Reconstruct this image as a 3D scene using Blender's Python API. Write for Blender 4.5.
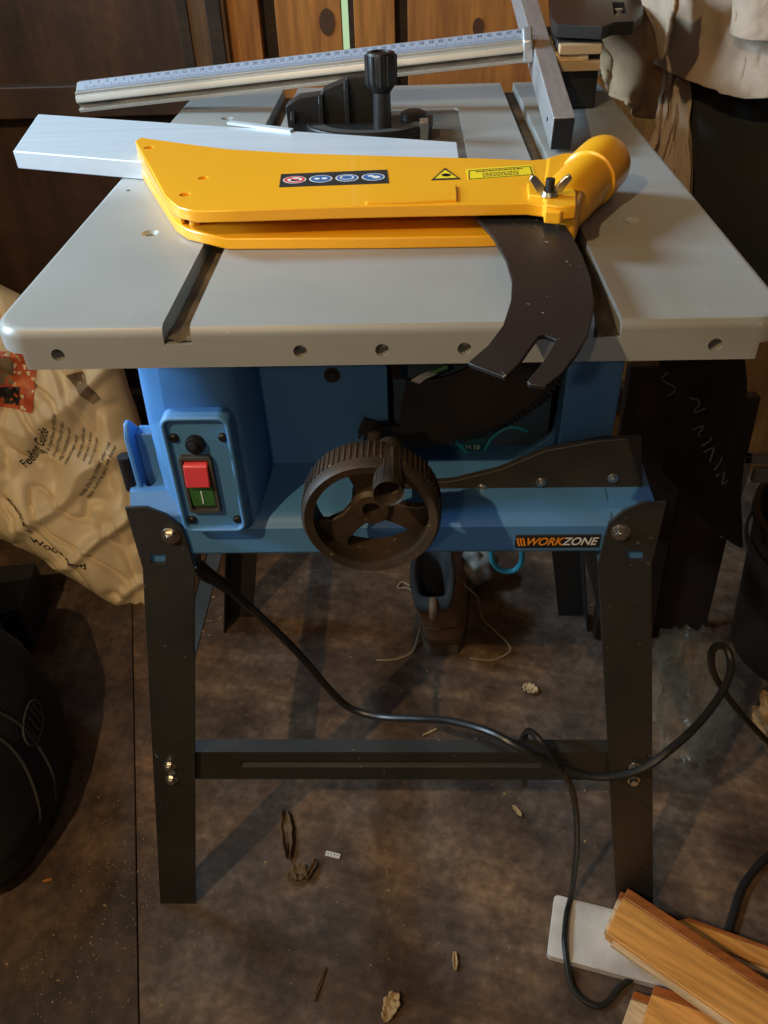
import bpy, bmesh, math, random
from mathutils import Vector, Matrix, noise
random.seed(7)
PI = math.pi
S = bpy.context.scene
C = S.collection
for o in list(bpy.data.objects): bpy.data.objects.remove(o)

# ------------------------------------------------------------ camera
FPX = 822.156; CAM = Vector((0.0156, -0.45128, 1.06882)); YAW, PITCH, ROLL = -0.04444, 0.67636, -0.03688
fw = Vector((math.sin(YAW)*math.cos(PITCH), math.cos(YAW)*math.cos(PITCH), -math.sin(PITCH)))
rt0 = Vector((math.cos(YAW), -math.sin(YAW), 0)); up0 = rt0.cross(fw)
rt = rt0*math.cos(ROLL) + up0*math.sin(ROLL); up = -rt0*math.sin(ROLL) + up0*math.cos(ROLL)
cd = bpy.data.cameras.new('camera'); cam = bpy.data.objects.new('camera', cd); C.objects.link(cam)
cd.sensor_fit = 'VERTICAL'; cd.sensor_height = 32; cd.sensor_width = 24; cd.lens = FPX/1024*32
cd.clip_start = 0.02; cd.clip_end = 50
R = Matrix((rt, up, -fw)).transposed().to_4x4(); cam.matrix_world = Matrix.Translation(CAM) @ R
S.camera = cam

# ------------------------------------------------------------ world, lights, exposure
S.view_settings.view_transform = 'Standard'; S.view_settings.look = 'None'
S.view_settings.gamma = 1; S.view_settings.use_curve_mapping = False; S.view_settings.exposure = 0.0
W = bpy.data.worlds.new('world'); S.world = W; W.use_nodes = True
W.node_tree.nodes['Background'].inputs[0].default_value = (0.66, 0.95, 0.55, 1)
W.node_tree.nodes['Background'].inputs[1].default_value = 0.7

def aim(o, tgt):
    o.rotation_euler = (Vector(tgt) - o.location).to_track_quat('-Z', 'Y').to_euler()
def area(name, loc, tgt, sx, sy, power, col, spread=180):
    l = bpy.data.lights.new(name, 'AREA'); l.shape = 'RECTANGLE'; l.size = sx; l.size_y = sy; l.energy = power; l.color = col
    l.spread = math.radians(spread)
    o = bpy.data.objects.new(name, l); o.location = loc; C.objects.link(o); aim(o, tgt); return o
def bulb(name, loc, power, col, r):
    l = bpy.data.lights.new(name, 'POINT'); l.energy = power; l.color = col; l.shadow_soft_size = r
    o = bpy.data.objects.new(name, l); o.location = loc; C.objects.link(o); return o
area('rear_window_daylight', (-1.42, .66, 1.63), (0.0, .30, .85), 0.40, 0.40, 15.5, (0.60, 0.82, 1.0), 100)
area('side_window_daylight', (-1.42, -.09, 1.19), (-.15, .08, .72), 0.24, 0.24, 8, (0.60, 0.80, 1.0), 100)
area('cool_fill', (0.2, -1.85, 1.3), (0.0, 0.3, 0.5), 1.0, 1.4, 1.3, (0.60, 0.80, 1.0))  # added cool fill from behind the camera; the front wall has no doorway
bulb('hanging_bulb', (-0.75, -0.95, 2.0), 64, (1.0, 0.72, 0.38), 0.012)
bulb('clip_lamp', (-0.165, -0.86, 1.3), 5, (1.0, 0.70, 0.40), 0.012)

# ------------------------------------------------------------ helpers
def ray(px, py): return fw + rt*((px-384)/FPX) - up*((py-512)/FPX)
def at(px, py, ax, v):
    d = ray(px, py); return CAM + d*((v - CAM[ax])/d[ax])
def az(px, py, z=0.0): return at(px, py, 2, z)
def ay(px, py, y): return at(px, py, 1, y)

def mat(name, c1, c2=None, rough=.55, metal=0.0, scale=8, stretch=(1,1,1), bump=0.0, bscale=None, detail=5,
        speck=None, speck_scale=300, speck_amt=.03, coat=0, spec=.5, lo=.35, hi=.65, rv=0.0, alpha=None, trans=0):
    m = bpy.data.materials.new(name); m.use_nodes = True; t = m.node_tree; n = t.nodes; l = t.links
    b = n['Principled BSDF']; b.inputs['Roughness'].default_value = rough; b.inputs['Metallic'].default_value = metal
    b.inputs['Coat Weight'].default_value = coat; b.inputs['Specular IOR Level'].default_value = spec
    b.inputs['Transmission Weight'].default_value = trans
    if alpha is not None: b.inputs['Alpha'].default_value = alpha
    c2 = c2 or tuple(x*.8 for x in c1)
    tc = n.new('ShaderNodeTexCoord'); mp = n.new('ShaderNodeMapping'); mp.inputs['Scale'].default_value = stretch
    l.new(tc.outputs['Object'], mp.inputs['Vector'])
    nz = n.new('ShaderNodeTexNoise'); nz.inputs['Scale'].default_value = scale; nz.inputs['Detail'].default_value = detail
    l.new(mp.outputs[0], nz.inputs['Vector'])
    mr = n.new('ShaderNodeMapRange'); mr.inputs[1].default_value = lo; mr.inputs[2].default_value = hi
    l.new(nz.outputs['Fac'], mr.inputs[0])
    mx = n.new('ShaderNodeMix'); mx.data_type = 'RGBA'
    mx.inputs[6].default_value = (*c1, 1); mx.inputs[7].default_value = (*c2, 1); l.new(mr.outputs[0], mx.inputs[0])
    out = mx.outputs[2]
    if speck:
        v = n.new('ShaderNodeTexNoise'); v.inputs['Scale'].default_value = speck_scale; v.inputs['Detail'].default_value = 2
        l.new(tc.outputs['Object'], v.inputs['Vector'])
        r2 = n.new('ShaderNodeMapRange'); r2.inputs[1].default_value = .72-speck_amt; r2.inputs[2].default_value = .76-speck_amt
        l.new(v.outputs['Fac'], r2.inputs[0])
        m2 = n.new('ShaderNodeMix'); m2.data_type = 'RGBA'; m2.inputs[7].default_value = (*speck, 1)
        l.new(r2.outputs[0], m2.inputs[0]); l.new(out, m2.inputs[6]); out = m2.outputs[2]
    l.new(out, b.inputs['Base Color'])
    if rv:
        r3 = n.new('ShaderNodeMapRange'); r3.inputs[3].default_value = rough-rv; r3.inputs[4].default_value = rough+rv
        l.new(nz.outputs['Fac'], r3.inputs[0]); l.new(r3.outputs[0], b.inputs['Roughness'])
    if bump:
        n2 = n.new('ShaderNodeTexNoise'); n2.inputs['Scale'].default_value = bscale or scale*4; n2.inputs['Detail'].default_value = 4
        l.new(mp.outputs[0], n2.inputs['Vector'])
        bp = n.new('ShaderNodeBump'); bp.inputs['Strength'].default_value = bump; bp.inputs['Distance'].default_value = .004
        l.new(n2.outputs['Fac'], bp.inputs['Height']); l.new(bp.outputs[0], b.inputs['Normal'])
    return m

def wood(name, c1, c2, rough=.6, along=0, rings=14, bump=.15, knots=None, dirt=None, coat=0, rot=0, grime=0):
    m = bpy.data.materials.new(name); m.use_nodes = True; t = m.node_tree; n = t.nodes; l = t.links
    b = n['Principled BSDF']; b.inputs['Roughness'].default_value = rough; b.inputs['Coat Weight'].default_value = coat
    tc = n.new('ShaderNodeTexCoord'); mp = n.new('ShaderNodeMapping')
    sc = [rings, rings, rings]; sc[along] = rings*.09; mp.inputs['Scale'].default_value = sc
    m0 = n.new('ShaderNodeMapping'); m0.inputs['Rotation'].default_value = (0,0,-rot)
    l.new(tc.outputs['Object'], m0.inputs['Vector']); l.new(m0.outputs[0], mp.inputs['Vector'])
    nz = n.new('ShaderNodeTexNoise'); nz.inputs['Scale'].default_value = 1; nz.inputs['Detail'].default_value = 6; nz.inputs['Distortion'].default_value = 1.2
    l.new(mp.outputs[0], nz.inputs['Vector'])
    nf = n.new('ShaderNodeTexNoise'); nf.inputs['Scale'].default_value = 9; nf.inputs['Detail'].default_value = 3
    l.new(mp.outputs[0], nf.inputs['Vector'])
    mr = n.new('ShaderNodeMapRange'); mr.inputs[1].default_value = .36; mr.inputs[2].default_value = .64
    l.new(nz.outputs['Fac'], mr.inputs[0])
    mx = n.new('ShaderNodeMix'); mx.data_type = 'RGBA'; mx.inputs[6].default_value = (*c1, 1); mx.inputs[7].default_value = (*c2, 1)
    l.new(mr.outputs[0], mx.inputs[0])
    m3 = n.new('ShaderNodeMix'); m3.data_type = 'RGBA'; m3.blend_type = 'MULTIPLY'; m3.inputs[0].default_value = .5
    l.new(mx.outputs[2], m3.inputs[6]); cr = n.new('ShaderNodeValToRGB')
    cr.color_ramp.elements[0].position = .35; cr.color_ramp.elements[0].color = (.45, .42, .4, 1); cr.color_ramp.elements[1].position = .6
    l.new(nf.outputs['Fac'], cr.inputs[0]); l.new(cr.outputs[0], m3.inputs[7]); out = m3.outputs[2]
    if dirt:
        nd = n.new('ShaderNodeTexNoise'); nd.inputs['Scale'].default_value = 5; nd.inputs['Detail'].default_value = 6
        l.new(tc.outputs['Object'], nd.inputs['Vector']); r2 = n.new('ShaderNodeMapRange'); r2.inputs[1].default_value = .4; r2.inputs[2].default_value = .62
        l.new(nd.outputs['Fac'], r2.inputs[0]); m4 = n.new('ShaderNodeMix'); m4.data_type = 'RGBA'; m4.inputs[7].default_value = (*dirt, 1)
        l.new(r2.outputs[0], m4.inputs[0]); l.new(out, m4.inputs[6]); out = m4.outputs[2]
    if grime:
        for gs, g0, g1, gc in ((14,.38,.66,(.42,.40,.40)),(75,.40,.70,(.50,.47,.45)),(3.5,.42,.60,(.60,.56,.55))):
            ng = n.new('ShaderNodeTexNoise'); ng.inputs['Scale'].default_value = gs; ng.inputs['Detail'].default_value = 9; ng.inputs['Roughness'].default_value = .65
            l.new(tc.outputs['Object'], ng.inputs['Vector']); rg_ = n.new('ShaderNodeValToRGB'); rg_.color_ramp.elements[0].position = g0; rg_.color_ramp.elements[1].position = g1
            rg_.color_ramp.elements[0].color = (*gc,1); rg_.color_ramp.elements[1].color = (1.0,1.0,1.0,1); l.new(ng.outputs['Fac'], rg_.inputs[0])
            mg_ = n.new('ShaderNodeMix'); mg_.data_type = 'RGBA'; mg_.blend_type = 'MULTIPLY'; mg_.inputs[0].default_value = grime
            l.new(out, mg_.inputs[6]); l.new(rg_.outputs[0], mg_.inputs[7]); out = mg_.outputs[2]
    l.new(out, b.inputs['Base Color'])
    bp = n.new('ShaderNodeBump'); bp.inputs['Strength'].default_value = bump; bp.inputs['Distance'].default_value = .003
    l.new(nf.outputs['Fac'], bp.inputs['Height']); l.new(bp.outputs[0], b.inputs['Normal'])
    return m

M = {}
M['table'] = mat('cast table grey paint', (.33,.335,.325), (.275,.28,.27), rough=.40, metal=.1, scale=6, speck=(.42,.43,.42), speck_scale=160, speck_amt=.005, rv=.08)
M['insert'] = mat('scratched insert plate', (.10,.095,.085), (.17,.155,.13), rough=.6, metal=.3, scale=22, stretch=(1,2.2,1), bump=.3)
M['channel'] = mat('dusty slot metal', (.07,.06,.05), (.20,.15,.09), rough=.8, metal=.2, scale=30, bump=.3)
M['blue'] = mat('blue plastic housing', (.075,.23,.50), (.065,.20,.44), rough=.5, scale=5, speck=(.12,.25,.42), speck_scale=220, speck_amt=.0)
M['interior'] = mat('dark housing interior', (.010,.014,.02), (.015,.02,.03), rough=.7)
M['motor'] = mat('grey blue motor shell', (.06,.10,.15), (.04,.07,.11), rough=.6)
M['black'] = mat('black painted steel', (.020,.020,.020), (.032,.030,.028), rough=.48, scale=12, speck=(.12,.11,.10), speck_scale=200, speck_amt=.015)
M['blackpl'] = mat('black plastic', (.010,.010,.011), (.016,.015,.015), rough=.42, spec=.3)
M['wheel'] = mat('dusty black wheel plastic', (.016,.013,.011), (.050,.031,.016), rough=.55, scale=30, speck=(.2,.14,.07), speck_scale=250, speck_amt=.03)
M['rack'] = mat('dusty black steel rack', (.016,.014,.013), (.035,.027,.02), rough=.6, scale=25)
M['knife'] = mat('dark steel plate', (.010,.010,.012), (.017,.016,.016), rough=.38, metal=.0, spec=.28, scale=9, speck=(.25,.2,.15), speck_scale=190, speck_amt=-.005, rv=.1)
M['chrome'] = mat('zinc bolt', (.65,.62,.56), (.5,.47,.42), rough=.3, metal=1)
M['alu_sky'] = mat('brushed aluminium', (.66,.75,.84), (.58,.67,.76), rough=.4, metal=.3, scale=3, stretch=(1,40,40), rv=.06)  # blue tint is reflected sky put into the base colour
M['alu_sky2'] = mat('satin aluminium rail', (.44,.44,.42), (.34,.33,.30), rough=.42, metal=.5, scale=8)
M['alu_sky3'] = mat('brushed aluminium tube', (.50,.50,.51), (.42,.42,.43), rough=.42, metal=.7, scale=8, stretch=(30,1,30))
M['scale'] = mat('pale blue scale tape', (.27,.31,.40), (.23,.27,.35), rough=.5)
M['ink'] = mat('black ink', (.012,.012,.012), rough=.6)
M['white'] = mat('white print', (.75,.75,.72), rough=.5)
M['orange'] = mat('orange print', (.85,.30,.02), rough=.5)
M['red'] = mat('red button plastic', (.62,.05,.06), (.5,.04,.05), rough=.35)
M['redp'] = mat('red print', (.70,.03,.04), rough=.5)
M['green'] = mat('green button plastic', (.05,.17,.05), (.03,.12,.04), rough=.35)
M['bluep'] = mat('blue print', (.03,.12,.35), rough=.5)
M['yellow'] = mat('yellow guard plastic', (.85,.40,.012), (.80,.36,.010), rough=.33, scale=4, coat=.15)
M['yellowhole'] = mat('deep yellow recess', (.45,.17,.01), rough=.5)
M['ylabel'] = mat('bright yellow label', (.90,.68,.02), rough=.4)
M['cyan'] = mat('cyan cable', (.03,.30,.42), rough=.4)
M['rubber'] = mat('black rubber cable', (.012,.012,.012), (.02,.02,.02), rough=.35)
M['bag'] = mat('tan woven plastic bag', (.80,.64,.40), (.70,.55,.34), rough=.42, scale=7, bump=.35, bscale=18)
M['bagdark'] = mat('brown printed film', (.13,.09,.055), (.30,.22,.13), rough=.5, scale=30)
M['bagorange'] = mat('orange printed film', (.70,.16,.04), (.45,.07,.03), rough=.5, scale=40)
M['suede'] = mat('beige suede', (.34,.25,.18), (.27,.195,.135), rough=.9, scale=20, bump=.3, bscale=120)
M['canvas'] = mat('tan canvas', (.44,.30,.17), (.34,.22,.12), rough=.9, scale=20, bump=.3, bscale=120)
M['denim'] = mat('grey blue cloth', (.12,.14,.15), (.09,.105,.115), rough=.9, bump=.2, bscale=150)
M['blackcloth'] = mat('black cloth', (.008,.008,.009), (.014,.013,.013), rough=.95, scale=10, bump=.3)
M['leather'] = mat('worn brown leather', (.26,.145,.075), (.17,.095,.055), rough=.65, scale=14, bump=.2)
M['sole'] = mat('grey brown rubber sole', (.14,.10,.075), (.09,.07,.05), rough=.8)
M['lining'] = mat('dark padded lining', (.045,.05,.055), (.07,.07,.075), rough=.9, bump=.3)
M['screw'] = mat('dull dark screw', (.16,.15,.14), (.10,.09,.08), rough=.5, metal=.6)
M['scaleink'] = mat('grey blue ink', (.07,.09,.14), rough=.6)
M['lace'] = mat('dusty lace', (.30,.25,.18), rough=.9)
M['ply'] = wood('dark plywood', (.15,.06,.024), (.06,.026,.013), along=0, rings=9, dirt=(.06,.028,.014), grime=.5)
M['plyv'] = wood('dark plywood upright', (.15,.058,.022), (.055,.023,.011), along=2, rings=9, dirt=(.07,.030,.014), grime=.5)
M['stud'] = wood('brown stud', (.17,.085,.035), (.10,.05,.022), along=2, rings=20)
M['pine'] = wood('orange pine board', (.50,.20,.04), (.36,.135,.03), along=2, rings=16, bump=.05)
M['knot'] = mat('pine knot', (.06,.022,.01), (.09,.035,.014), rough=.6, scale=60)
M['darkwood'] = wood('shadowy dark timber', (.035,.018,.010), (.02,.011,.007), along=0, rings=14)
M['hard'] = wood('varnished oak strip', (.88,.42,.11), (.66,.29,.065), rot=-.62, along=0, rings=18, rough=.35, bump=.03, coat=.2)
M['hardedge'] = wood('raw pale oak', (.78,.58,.34), (.62,.44,.24), rot=-.62, along=0, rings=30)
M['redoak'] = wood('red brown oak edge', (.42,.13,.03), (.33,.10,.025), along=0, rings=18, rough=.35)
M['board'] = mat('dusty white melamine', (.72,.69,.66), (.46,.43,.41), rough=.6, scale=16, detail=8)
M['leaf'] = mat('dry brown leaf', (.17,.11,.06), (.10,.06,.03), rough=.8)
M['chip'] = mat('pale wood chip', (.50,.36,.20), (.38,.26,.14), rough=.8)
M['grey'] = mat('dusty grey plastic', (.055,.05,.045), (.04,.036,.032), rough=.7)
M['boxdark'] = mat('black box and shade', (.008,.008,.008), rough=.8)
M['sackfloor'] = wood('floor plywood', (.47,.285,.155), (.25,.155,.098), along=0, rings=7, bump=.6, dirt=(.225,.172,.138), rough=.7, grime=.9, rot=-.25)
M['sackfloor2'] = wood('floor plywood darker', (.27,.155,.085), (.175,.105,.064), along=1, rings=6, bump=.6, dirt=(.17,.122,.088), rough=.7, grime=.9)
M['clear'] = mat('clear crinkled plastic', (.5,.42,.28), rough=.15, trans=.5, alpha=.16, bump=.8, bscale=25, spec=.5)
M['bucket'] = mat('dark brown bucket plastic', (.03,.018,.012), (.02,.012,.009), rough=.5)

def setprops(o, label=None, cat=None, group=None, kind=None):
    if label: o['label'] = label
    if cat: o['category'] = cat
    if group: o['group'] = group
    if kind: o['kind'] = kind
    return o
def thing(name, loc, label, cat, group=None):
    o = bpy.data.objects.new(name, None); o.empty_display_size = .05; o.location = loc; C.objects.link(o)
    return setprops(o, label, cat, group)
def wloc(o):
    v = Vector((0,0,0))
    while o: v += o.location; o = o.parent
    return v

class MB:
    def __init__(s, M0=None): s.bm = bmesh.new(); s.M = M0 or Matrix()
    def _add(s, verts, faces, T=None):
        T = s.M @ T if T is not None else s.M
        vs = [s.bm.verts.new(T @ Vector(v)) for v in verts]
        for f in faces:
            try: s.bm.faces.new([vs[i] for i in f])
            except ValueError: pass
        return vs
    def box(s, a, b, T=None):
        x0,y0,z0 = a; x1,y1,z1 = b
        v = [(x0,y0,z0),(x1,y0,z0),(x1,y1,z0),(x0,y1,z0),(x0,y0,z1),(x1,y0,z1),(x1,y1,z1),(x0,y1,z1)]
        s._add(v, [(3,2,1,0),(4,5,6,7),(0,1,5,4),(1,2,6,5),(2,3,7,6),(3,0,4,7)], T); return s
    def prism(s, poly, z0, z1, T=None, axis='z', poly2=None):
        p2 = poly2 or poly; n = len(poly)
        f = {'z': lambda p,h: (p[0],p[1],h), 'y': lambda p,h: (p[0],h,p[1]), 'x': lambda p,h: (h,p[0],p[1])}[axis]
        v = [f(p,z0) for p in poly] + [f(p,z1) for p in p2]
        fs = [tuple(range(n))[::-1], tuple(range(n,2*n))] + [(i,(i+1)%n,n+(i+1)%n,n+i) for i in range(n)]
        s._add(v, fs, T); return s
    def loft(s, rings, cap=True, T=None):
        n = len(rings[0]); v = [p for r in rings for p in r]; fs = []
        for k in range(len(rings)-1):
            for i in range(n): fs.append((k*n+i, k*n+(i+1)%n, (k+1)*n+(i+1)%n, (k+1)*n+i))
        if cap: fs += [tuple(range(n))[::-1], tuple(range((len(rings)-1)*n, len(rings)*n))]
        s._add(v, fs, T); return s
    def cyl(s, p0, p1, r0, r1=None, n=24, cap=True):
        p0, p1 = Vector(p0), Vector(p1); r1 = r0 if r1 is None else r1
        d = (p1-p0); q = d.to_track_quat('Z','Y')
        rg = []
        for p, r in ((p0,r0),(p1,r1)): rg.append([p + q @ Vector((math.cos(2*PI*i/n)*r, math.sin(2*PI*i/n)*r, 0)) for i in range(n)])
        return s.loft(rg, cap)
    def lathe(s, prof, p, d, n=40):   # prof: (radius, height) list from p along d
        p = Vector(p); q = Vector(d).normalized().to_track_quat('Z','Y'); rg = []
        for r, h in prof: rg.append([p + q @ Vector((math.cos(2*PI*i/n)*max(r,1e-4), math.sin(2*PI*i/n)*max(r,1e-4), h)) for i in range(n)])
        return s.loft(rg, False)
    def tube(s, pts, r, n=10, sm=6, ry=None):
        P = smooth(pts, sm) if sm else [Vector(p) for p in pts]; rg = []
        t0 = (P[1]-P[0]).normalized(); nrm = t0.orthogonal().normalized()
        for i, p in enumerate(P):
            t = (P[min(i+1,len(P)-1)] - P[max(i-1,0)]).normalized()
            nrm = (nrm - t*nrm.dot(t)).normalized(); bn = t.cross(nrm); rr = r(i/(len(P)-1)) if callable(r) else r
            rg.append([p + nrm*math.cos(2*PI*k/n)*rr + bn*math.sin(2*PI*k/n)*rr for k in range(n)])
        return s.loft(rg)
    def grid(s, nu, nv, f):
        v = [f(i/nu, j/nv) for j in range(nv+1) for i in range(nu+1)]
        fs = [(j*(nu+1)+i, j*(nu+1)+i+1, (j+1)*(nu+1)+i+1, (j+1)*(nu+1)+i) for j in range(nv) for i in range(nu)]
        s._add(v, fs); return s
    def build(s, name, m, parent=None, bevel=0, seg=2, smooth_=True, ang=35, solid=0, sub=0, fix=True, origin=None, label=None):
        bm = s.bm
        if fix: bmesh.ops.recalc_face_normals(bm, faces=bm.faces)
        if parent is not None: off = wloc(parent)
        else:
            if origin is None:
                xs = [v.co for v in bm.verts]; off = Vector(((min(v.x for v in xs)+max(v.x for v in xs))/2, (min(v.y for v in xs)+max(v.y for v in xs))/2, min(v.z for v in xs)))
            else: off = Vector(origin)
        for v in bm.verts: v.co -= off
        me = bpy.data.meshes.new(name); bm.to_mesh(me); bm.free()
        if smooth_:
            me.shade_smooth(); me.set_sharp_from_angle(angle=math.radians(ang))
        me.materials.append(m); o = bpy.data.objects.new(name, me); C.objects.link(o)
        if parent is not None: o.parent = parent
        else: o.location = off
        if solid: q = o.modifiers.new('solid','SOLIDIFY'); q.thickness = solid; q.offset = 0
        if bevel:
            q = o.modifiers.new('bevel','BEVEL'); q.width = bevel; q.segments = seg; q.limit_method = 'ANGLE'; q.angle_limit = math.radians(40); wn = o.modifiers.new('wn','WEIGHTED_NORMAL'); wn.keep_sharp = True
        if sub: q = o.modifiers.new('sub','SUBSURF'); q.levels = sub; q.render_levels = sub
        if label: o['label'] = label
        return o
def smooth(pts, k=6):
    P = [Vector(p) for p in pts]; out = []
    for i in range(len(P)-1):
        a = P[max(i-1,0)]; b = P[i]; c = P[i+1]; d = P[min(i+2,len(P)-1)]
        for j in range(k):
            t = j/k; out.append(.5*((2*b)+(c-a)*t+(2*a-5*b+4*c-d)*t*t+(3*b-a-3*c+d)*t**3))
    out.append(P[-1]); return out
def smooth2(pts, k=6, closed=False):
    P = [Vector((p[0],p[1],0)) for p in pts]
    if closed: 
        P = [P[-1]]+P+[P[0],P[1]]; q = smooth(P,k); return [(v.x,v.y) for v in q[k:-k-0][:k*(len(pts))]]
    return [(v.x,v.y) for v in smooth(P,k)]
def rrect(x0,y0,x1,y1,r,n=5):
    out = []
    for cx,cy,a in ((x1-r,y1-r,0),(x0+r,y1-r,90),(x0+r,y0+r,180),(x1-r,y0+r,270)):
        for i in range(n+1):
            t = math.radians(a+90*i/n); out.append((cx+r*math.cos(t), cy+r*math.sin(t)))
    return out
def cut(o, cutter_mb):
    """boolean difference, baked into the mesh"""
    bm = cutter_mb.bm; bmesh.ops.recalc_face_normals(bm, faces=bm.faces)
    off = wloc(o)
    for v in bm.verts: v.co -= off
    me = bpy.data.meshes.new('c'); bm.to_mesh(me); bm.free()
    c = bpy.data.objects.new('c', me); C.objects.link(c); c.location = off
    q = o.modifiers.new('b','BOOLEAN'); q.object = c; q.solver = 'EXACT'; q.operation = 'DIFFERENCE'
    bpy.context.view_layer.update()
    dg = bpy.context.evaluated_depsgraph_get(); nm = bpy.data.meshes.new_from_object(o.evaluated_get(dg))
    o.modifiers.clear(); o.data = nm
    nm.shade_smooth(); nm.set_sharp_from_angle(angle=math.radians(30))
    q = o.modifiers.new('wn','WEIGHTED_NORMAL'); q.keep_sharp = True; q.weight = 100
    bpy.data.objects.remove(c)
def text_bm(txt, size, shear=0, bold=0, sx=1):
    cu = bpy.data.curves.new('t','FONT'); cu.body = txt; cu.size = size; cu.shear = shear; cu.offset = bold; cu.align_x = 'CENTER'; cu.align_y = 'CENTER'
    o = bpy.data.objects.new('t', cu); C.objects.link(o); bpy.context.view_layer.update()
    me = bpy.data.meshes.new_from_object(o.evaluated_get(bpy.context.evaluated_depsgraph_get()))
    bm = bmesh.new(); bm.from_mesh(me); bpy.data.objects.remove(o)
    for v in bm.verts: v.co.x *= sx
    return bm
def add_bm(mb, bm, f):
    vm = {}
    for v in bm.verts: vm[v.index] = mb.bm.verts.new(f(v.co))
    for fc in bm.faces:
        try: mb.bm.faces.new([vm[v.index] for v in fc.verts])
        except ValueError: pass
    bm.free()
def hexbolt(name, p, d, r, parent, m=None, washer=True, h=.004):
    mb = MB(); p = Vector(p); d = Vector(d).normalized()
    if washer: mb.cyl(p, p+d*.001, r*1.35, n=24)
    mb.cyl(p+d*.001, p+d*(.001+h), r, r*.94, n=6)
    mb.cyl(p+d*(.001+h), p+d*(.0014+h), r*.55, n=16)
    return mb.build(name, m or M['chrome'], parent, bevel=.0004)
def struct(o): o['kind'] = 'structure'; return o
def nz(p, s=1): return noise.noise(Vector(p)*s)

# ------------------------------------------------------------ room shell
FD = Vector((.141,-.513,0)).normalized()      # direction of the floor sheets
def fl(x0, x1, name, m):
    mb = MB(); A = Vector((-.46,.458,0)); nx = Vector((-FD.y, FD.x, 0)); nx = -nx if nx.x < 0 else nx
    q = []
    for u, v in ((x0,-2.2),(x1,-2.2),(x1,1.2),(x0,1.2)): p = A + nx*u - FD*v; q.append((p.x,p.y))
    mb.prism(q, -.03, 0); o = mb.build(name, m, bevel=.001); return struct(o)
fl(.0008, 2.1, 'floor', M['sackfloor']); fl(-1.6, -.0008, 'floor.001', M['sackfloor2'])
for a, b, nm in (((-1.25,-2.05,-.05),(-1.20,1.10,1.03),'wall_left'), ((-1.25,-2.05,1.03),(-1.20,-.60,2.35),'wall_left.001'), ((-1.25,.15,1.03),(-1.20,.35,2.35),'wall_left.002'), ((-1.25,-.60,1.9),(-1.20,.15,2.35),'wall_left.003'),
                 ((-1.25,.35,1.9),(-1.20,.92,2.35),'wall_left.004'), ((-1.25,.92,1.03),(-1.20,1.10,2.35),'wall_left.005'), ((-1.25,.35,1.03),(-1.20,.92,1.38),'wall_left.006'), ((1.05,-2.05,-.05),(1.10,1.10,2.35),'wall_right'), ((-1.20,-2.05,-.05),(1.05,-2.0,2.35),'wall_front')):
    struct(MB().box(a,b).build(nm, M['plyv']))
struct(MB().box((-1.25,-2.05,2.35),(1.10,1.10,2.40)).build('ceiling', M['darkwood']))
struct(MB().box((-1.20,-2.0,-.08),(1.05,1.09,-.035)).build('floor.002', M['darkwood']))
# back wall: boards side by side with gaps, some closed by added dark boards standing for shade
YB = 1.0
def wb(name, x0, x1, z0, z1, m, y0=YB, th=.02, bev=.001):
    return struct(MB().box((x0,y0,z0),(x1,y0+th,z1)).build(name, m, bevel=bev))
wb('wall_back', -1.20, -.322, 0, 2.35, M['plyv'])
wb('wall_back.001', -.3215, -.262, 0, 2.35, M['stud'], y0=YB-.012, th=.03)
wb('wall_back.002', -.268, -.212, .0, 2.35, M['pine'])
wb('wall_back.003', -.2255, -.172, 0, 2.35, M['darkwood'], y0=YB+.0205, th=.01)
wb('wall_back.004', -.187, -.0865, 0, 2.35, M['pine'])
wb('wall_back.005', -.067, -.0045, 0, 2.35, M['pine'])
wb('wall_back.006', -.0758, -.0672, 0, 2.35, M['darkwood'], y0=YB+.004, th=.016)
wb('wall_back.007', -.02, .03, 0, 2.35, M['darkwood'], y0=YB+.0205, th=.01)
wb('wall_back.008', .015, 1.05, 0, 2.35, M['pine'])
wb('trim_1', -1.19, -.30, .748, .795, M['ply'], y0=YB-.03, th=.03, bev=.002)          # horizontal rail at the left
wb('trim_2', -1.19, .5, .18, .235, M['ply'], y0=YB-.03, th=.03, bev=.002)
wb('trim_3', -.335, -.318, .0, 2.35, M['darkwood'], y0=YB-.015, th=.015)
wb('trim_4', -.29, -.268, .0, 2.35, M['darkwood'], y0=YB-.0155, th=.012)
for px,py,r,nm in ((327,22,.016,'trim_5'),(478,27,.011,'trim_6')):
    p = ay(px,py,YB); mb = MB(); mb.prism([(p.x+math.cos(t*PI/9)*r*.75, p.z+math.sin(t*PI/9)*r*1.15) for t in range(18)], YB-.0012, YB+.002, axis='y')
    struct(mb.build(nm, M['knot']))
# unseen left windows, added for the daylight; sill heights keep it off the floor
for wn_,y0,y1,z0,z1 in (('window_1',-.60,.15,1.03,1.90),('window_2',.35,.92,1.38,1.90)):
    mb = MB()
    for a,b in (((-1.22,y0-.02,z0),(-1.18,y0+.02,z1)),((-1.22,y1-.02,z0),(-1.18,y1+.02,z1)),((-1.22,y0-.02,z1-.02),(-1.18,y1+.02,z1+.02)),((-1.22,y0-.02,z0-.03),(-1.16,y1+.02,z0))): mb.box(a,b)
    struct(mb.build(wn_, M['stud']))

# ------------------------------------------------------------ TABLE SAW
ZT = .85
saw = thing('table_saw', (0,.32,0), 'table saw with grey metal top and blue body on four black splayed legs', 'table saw')
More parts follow.
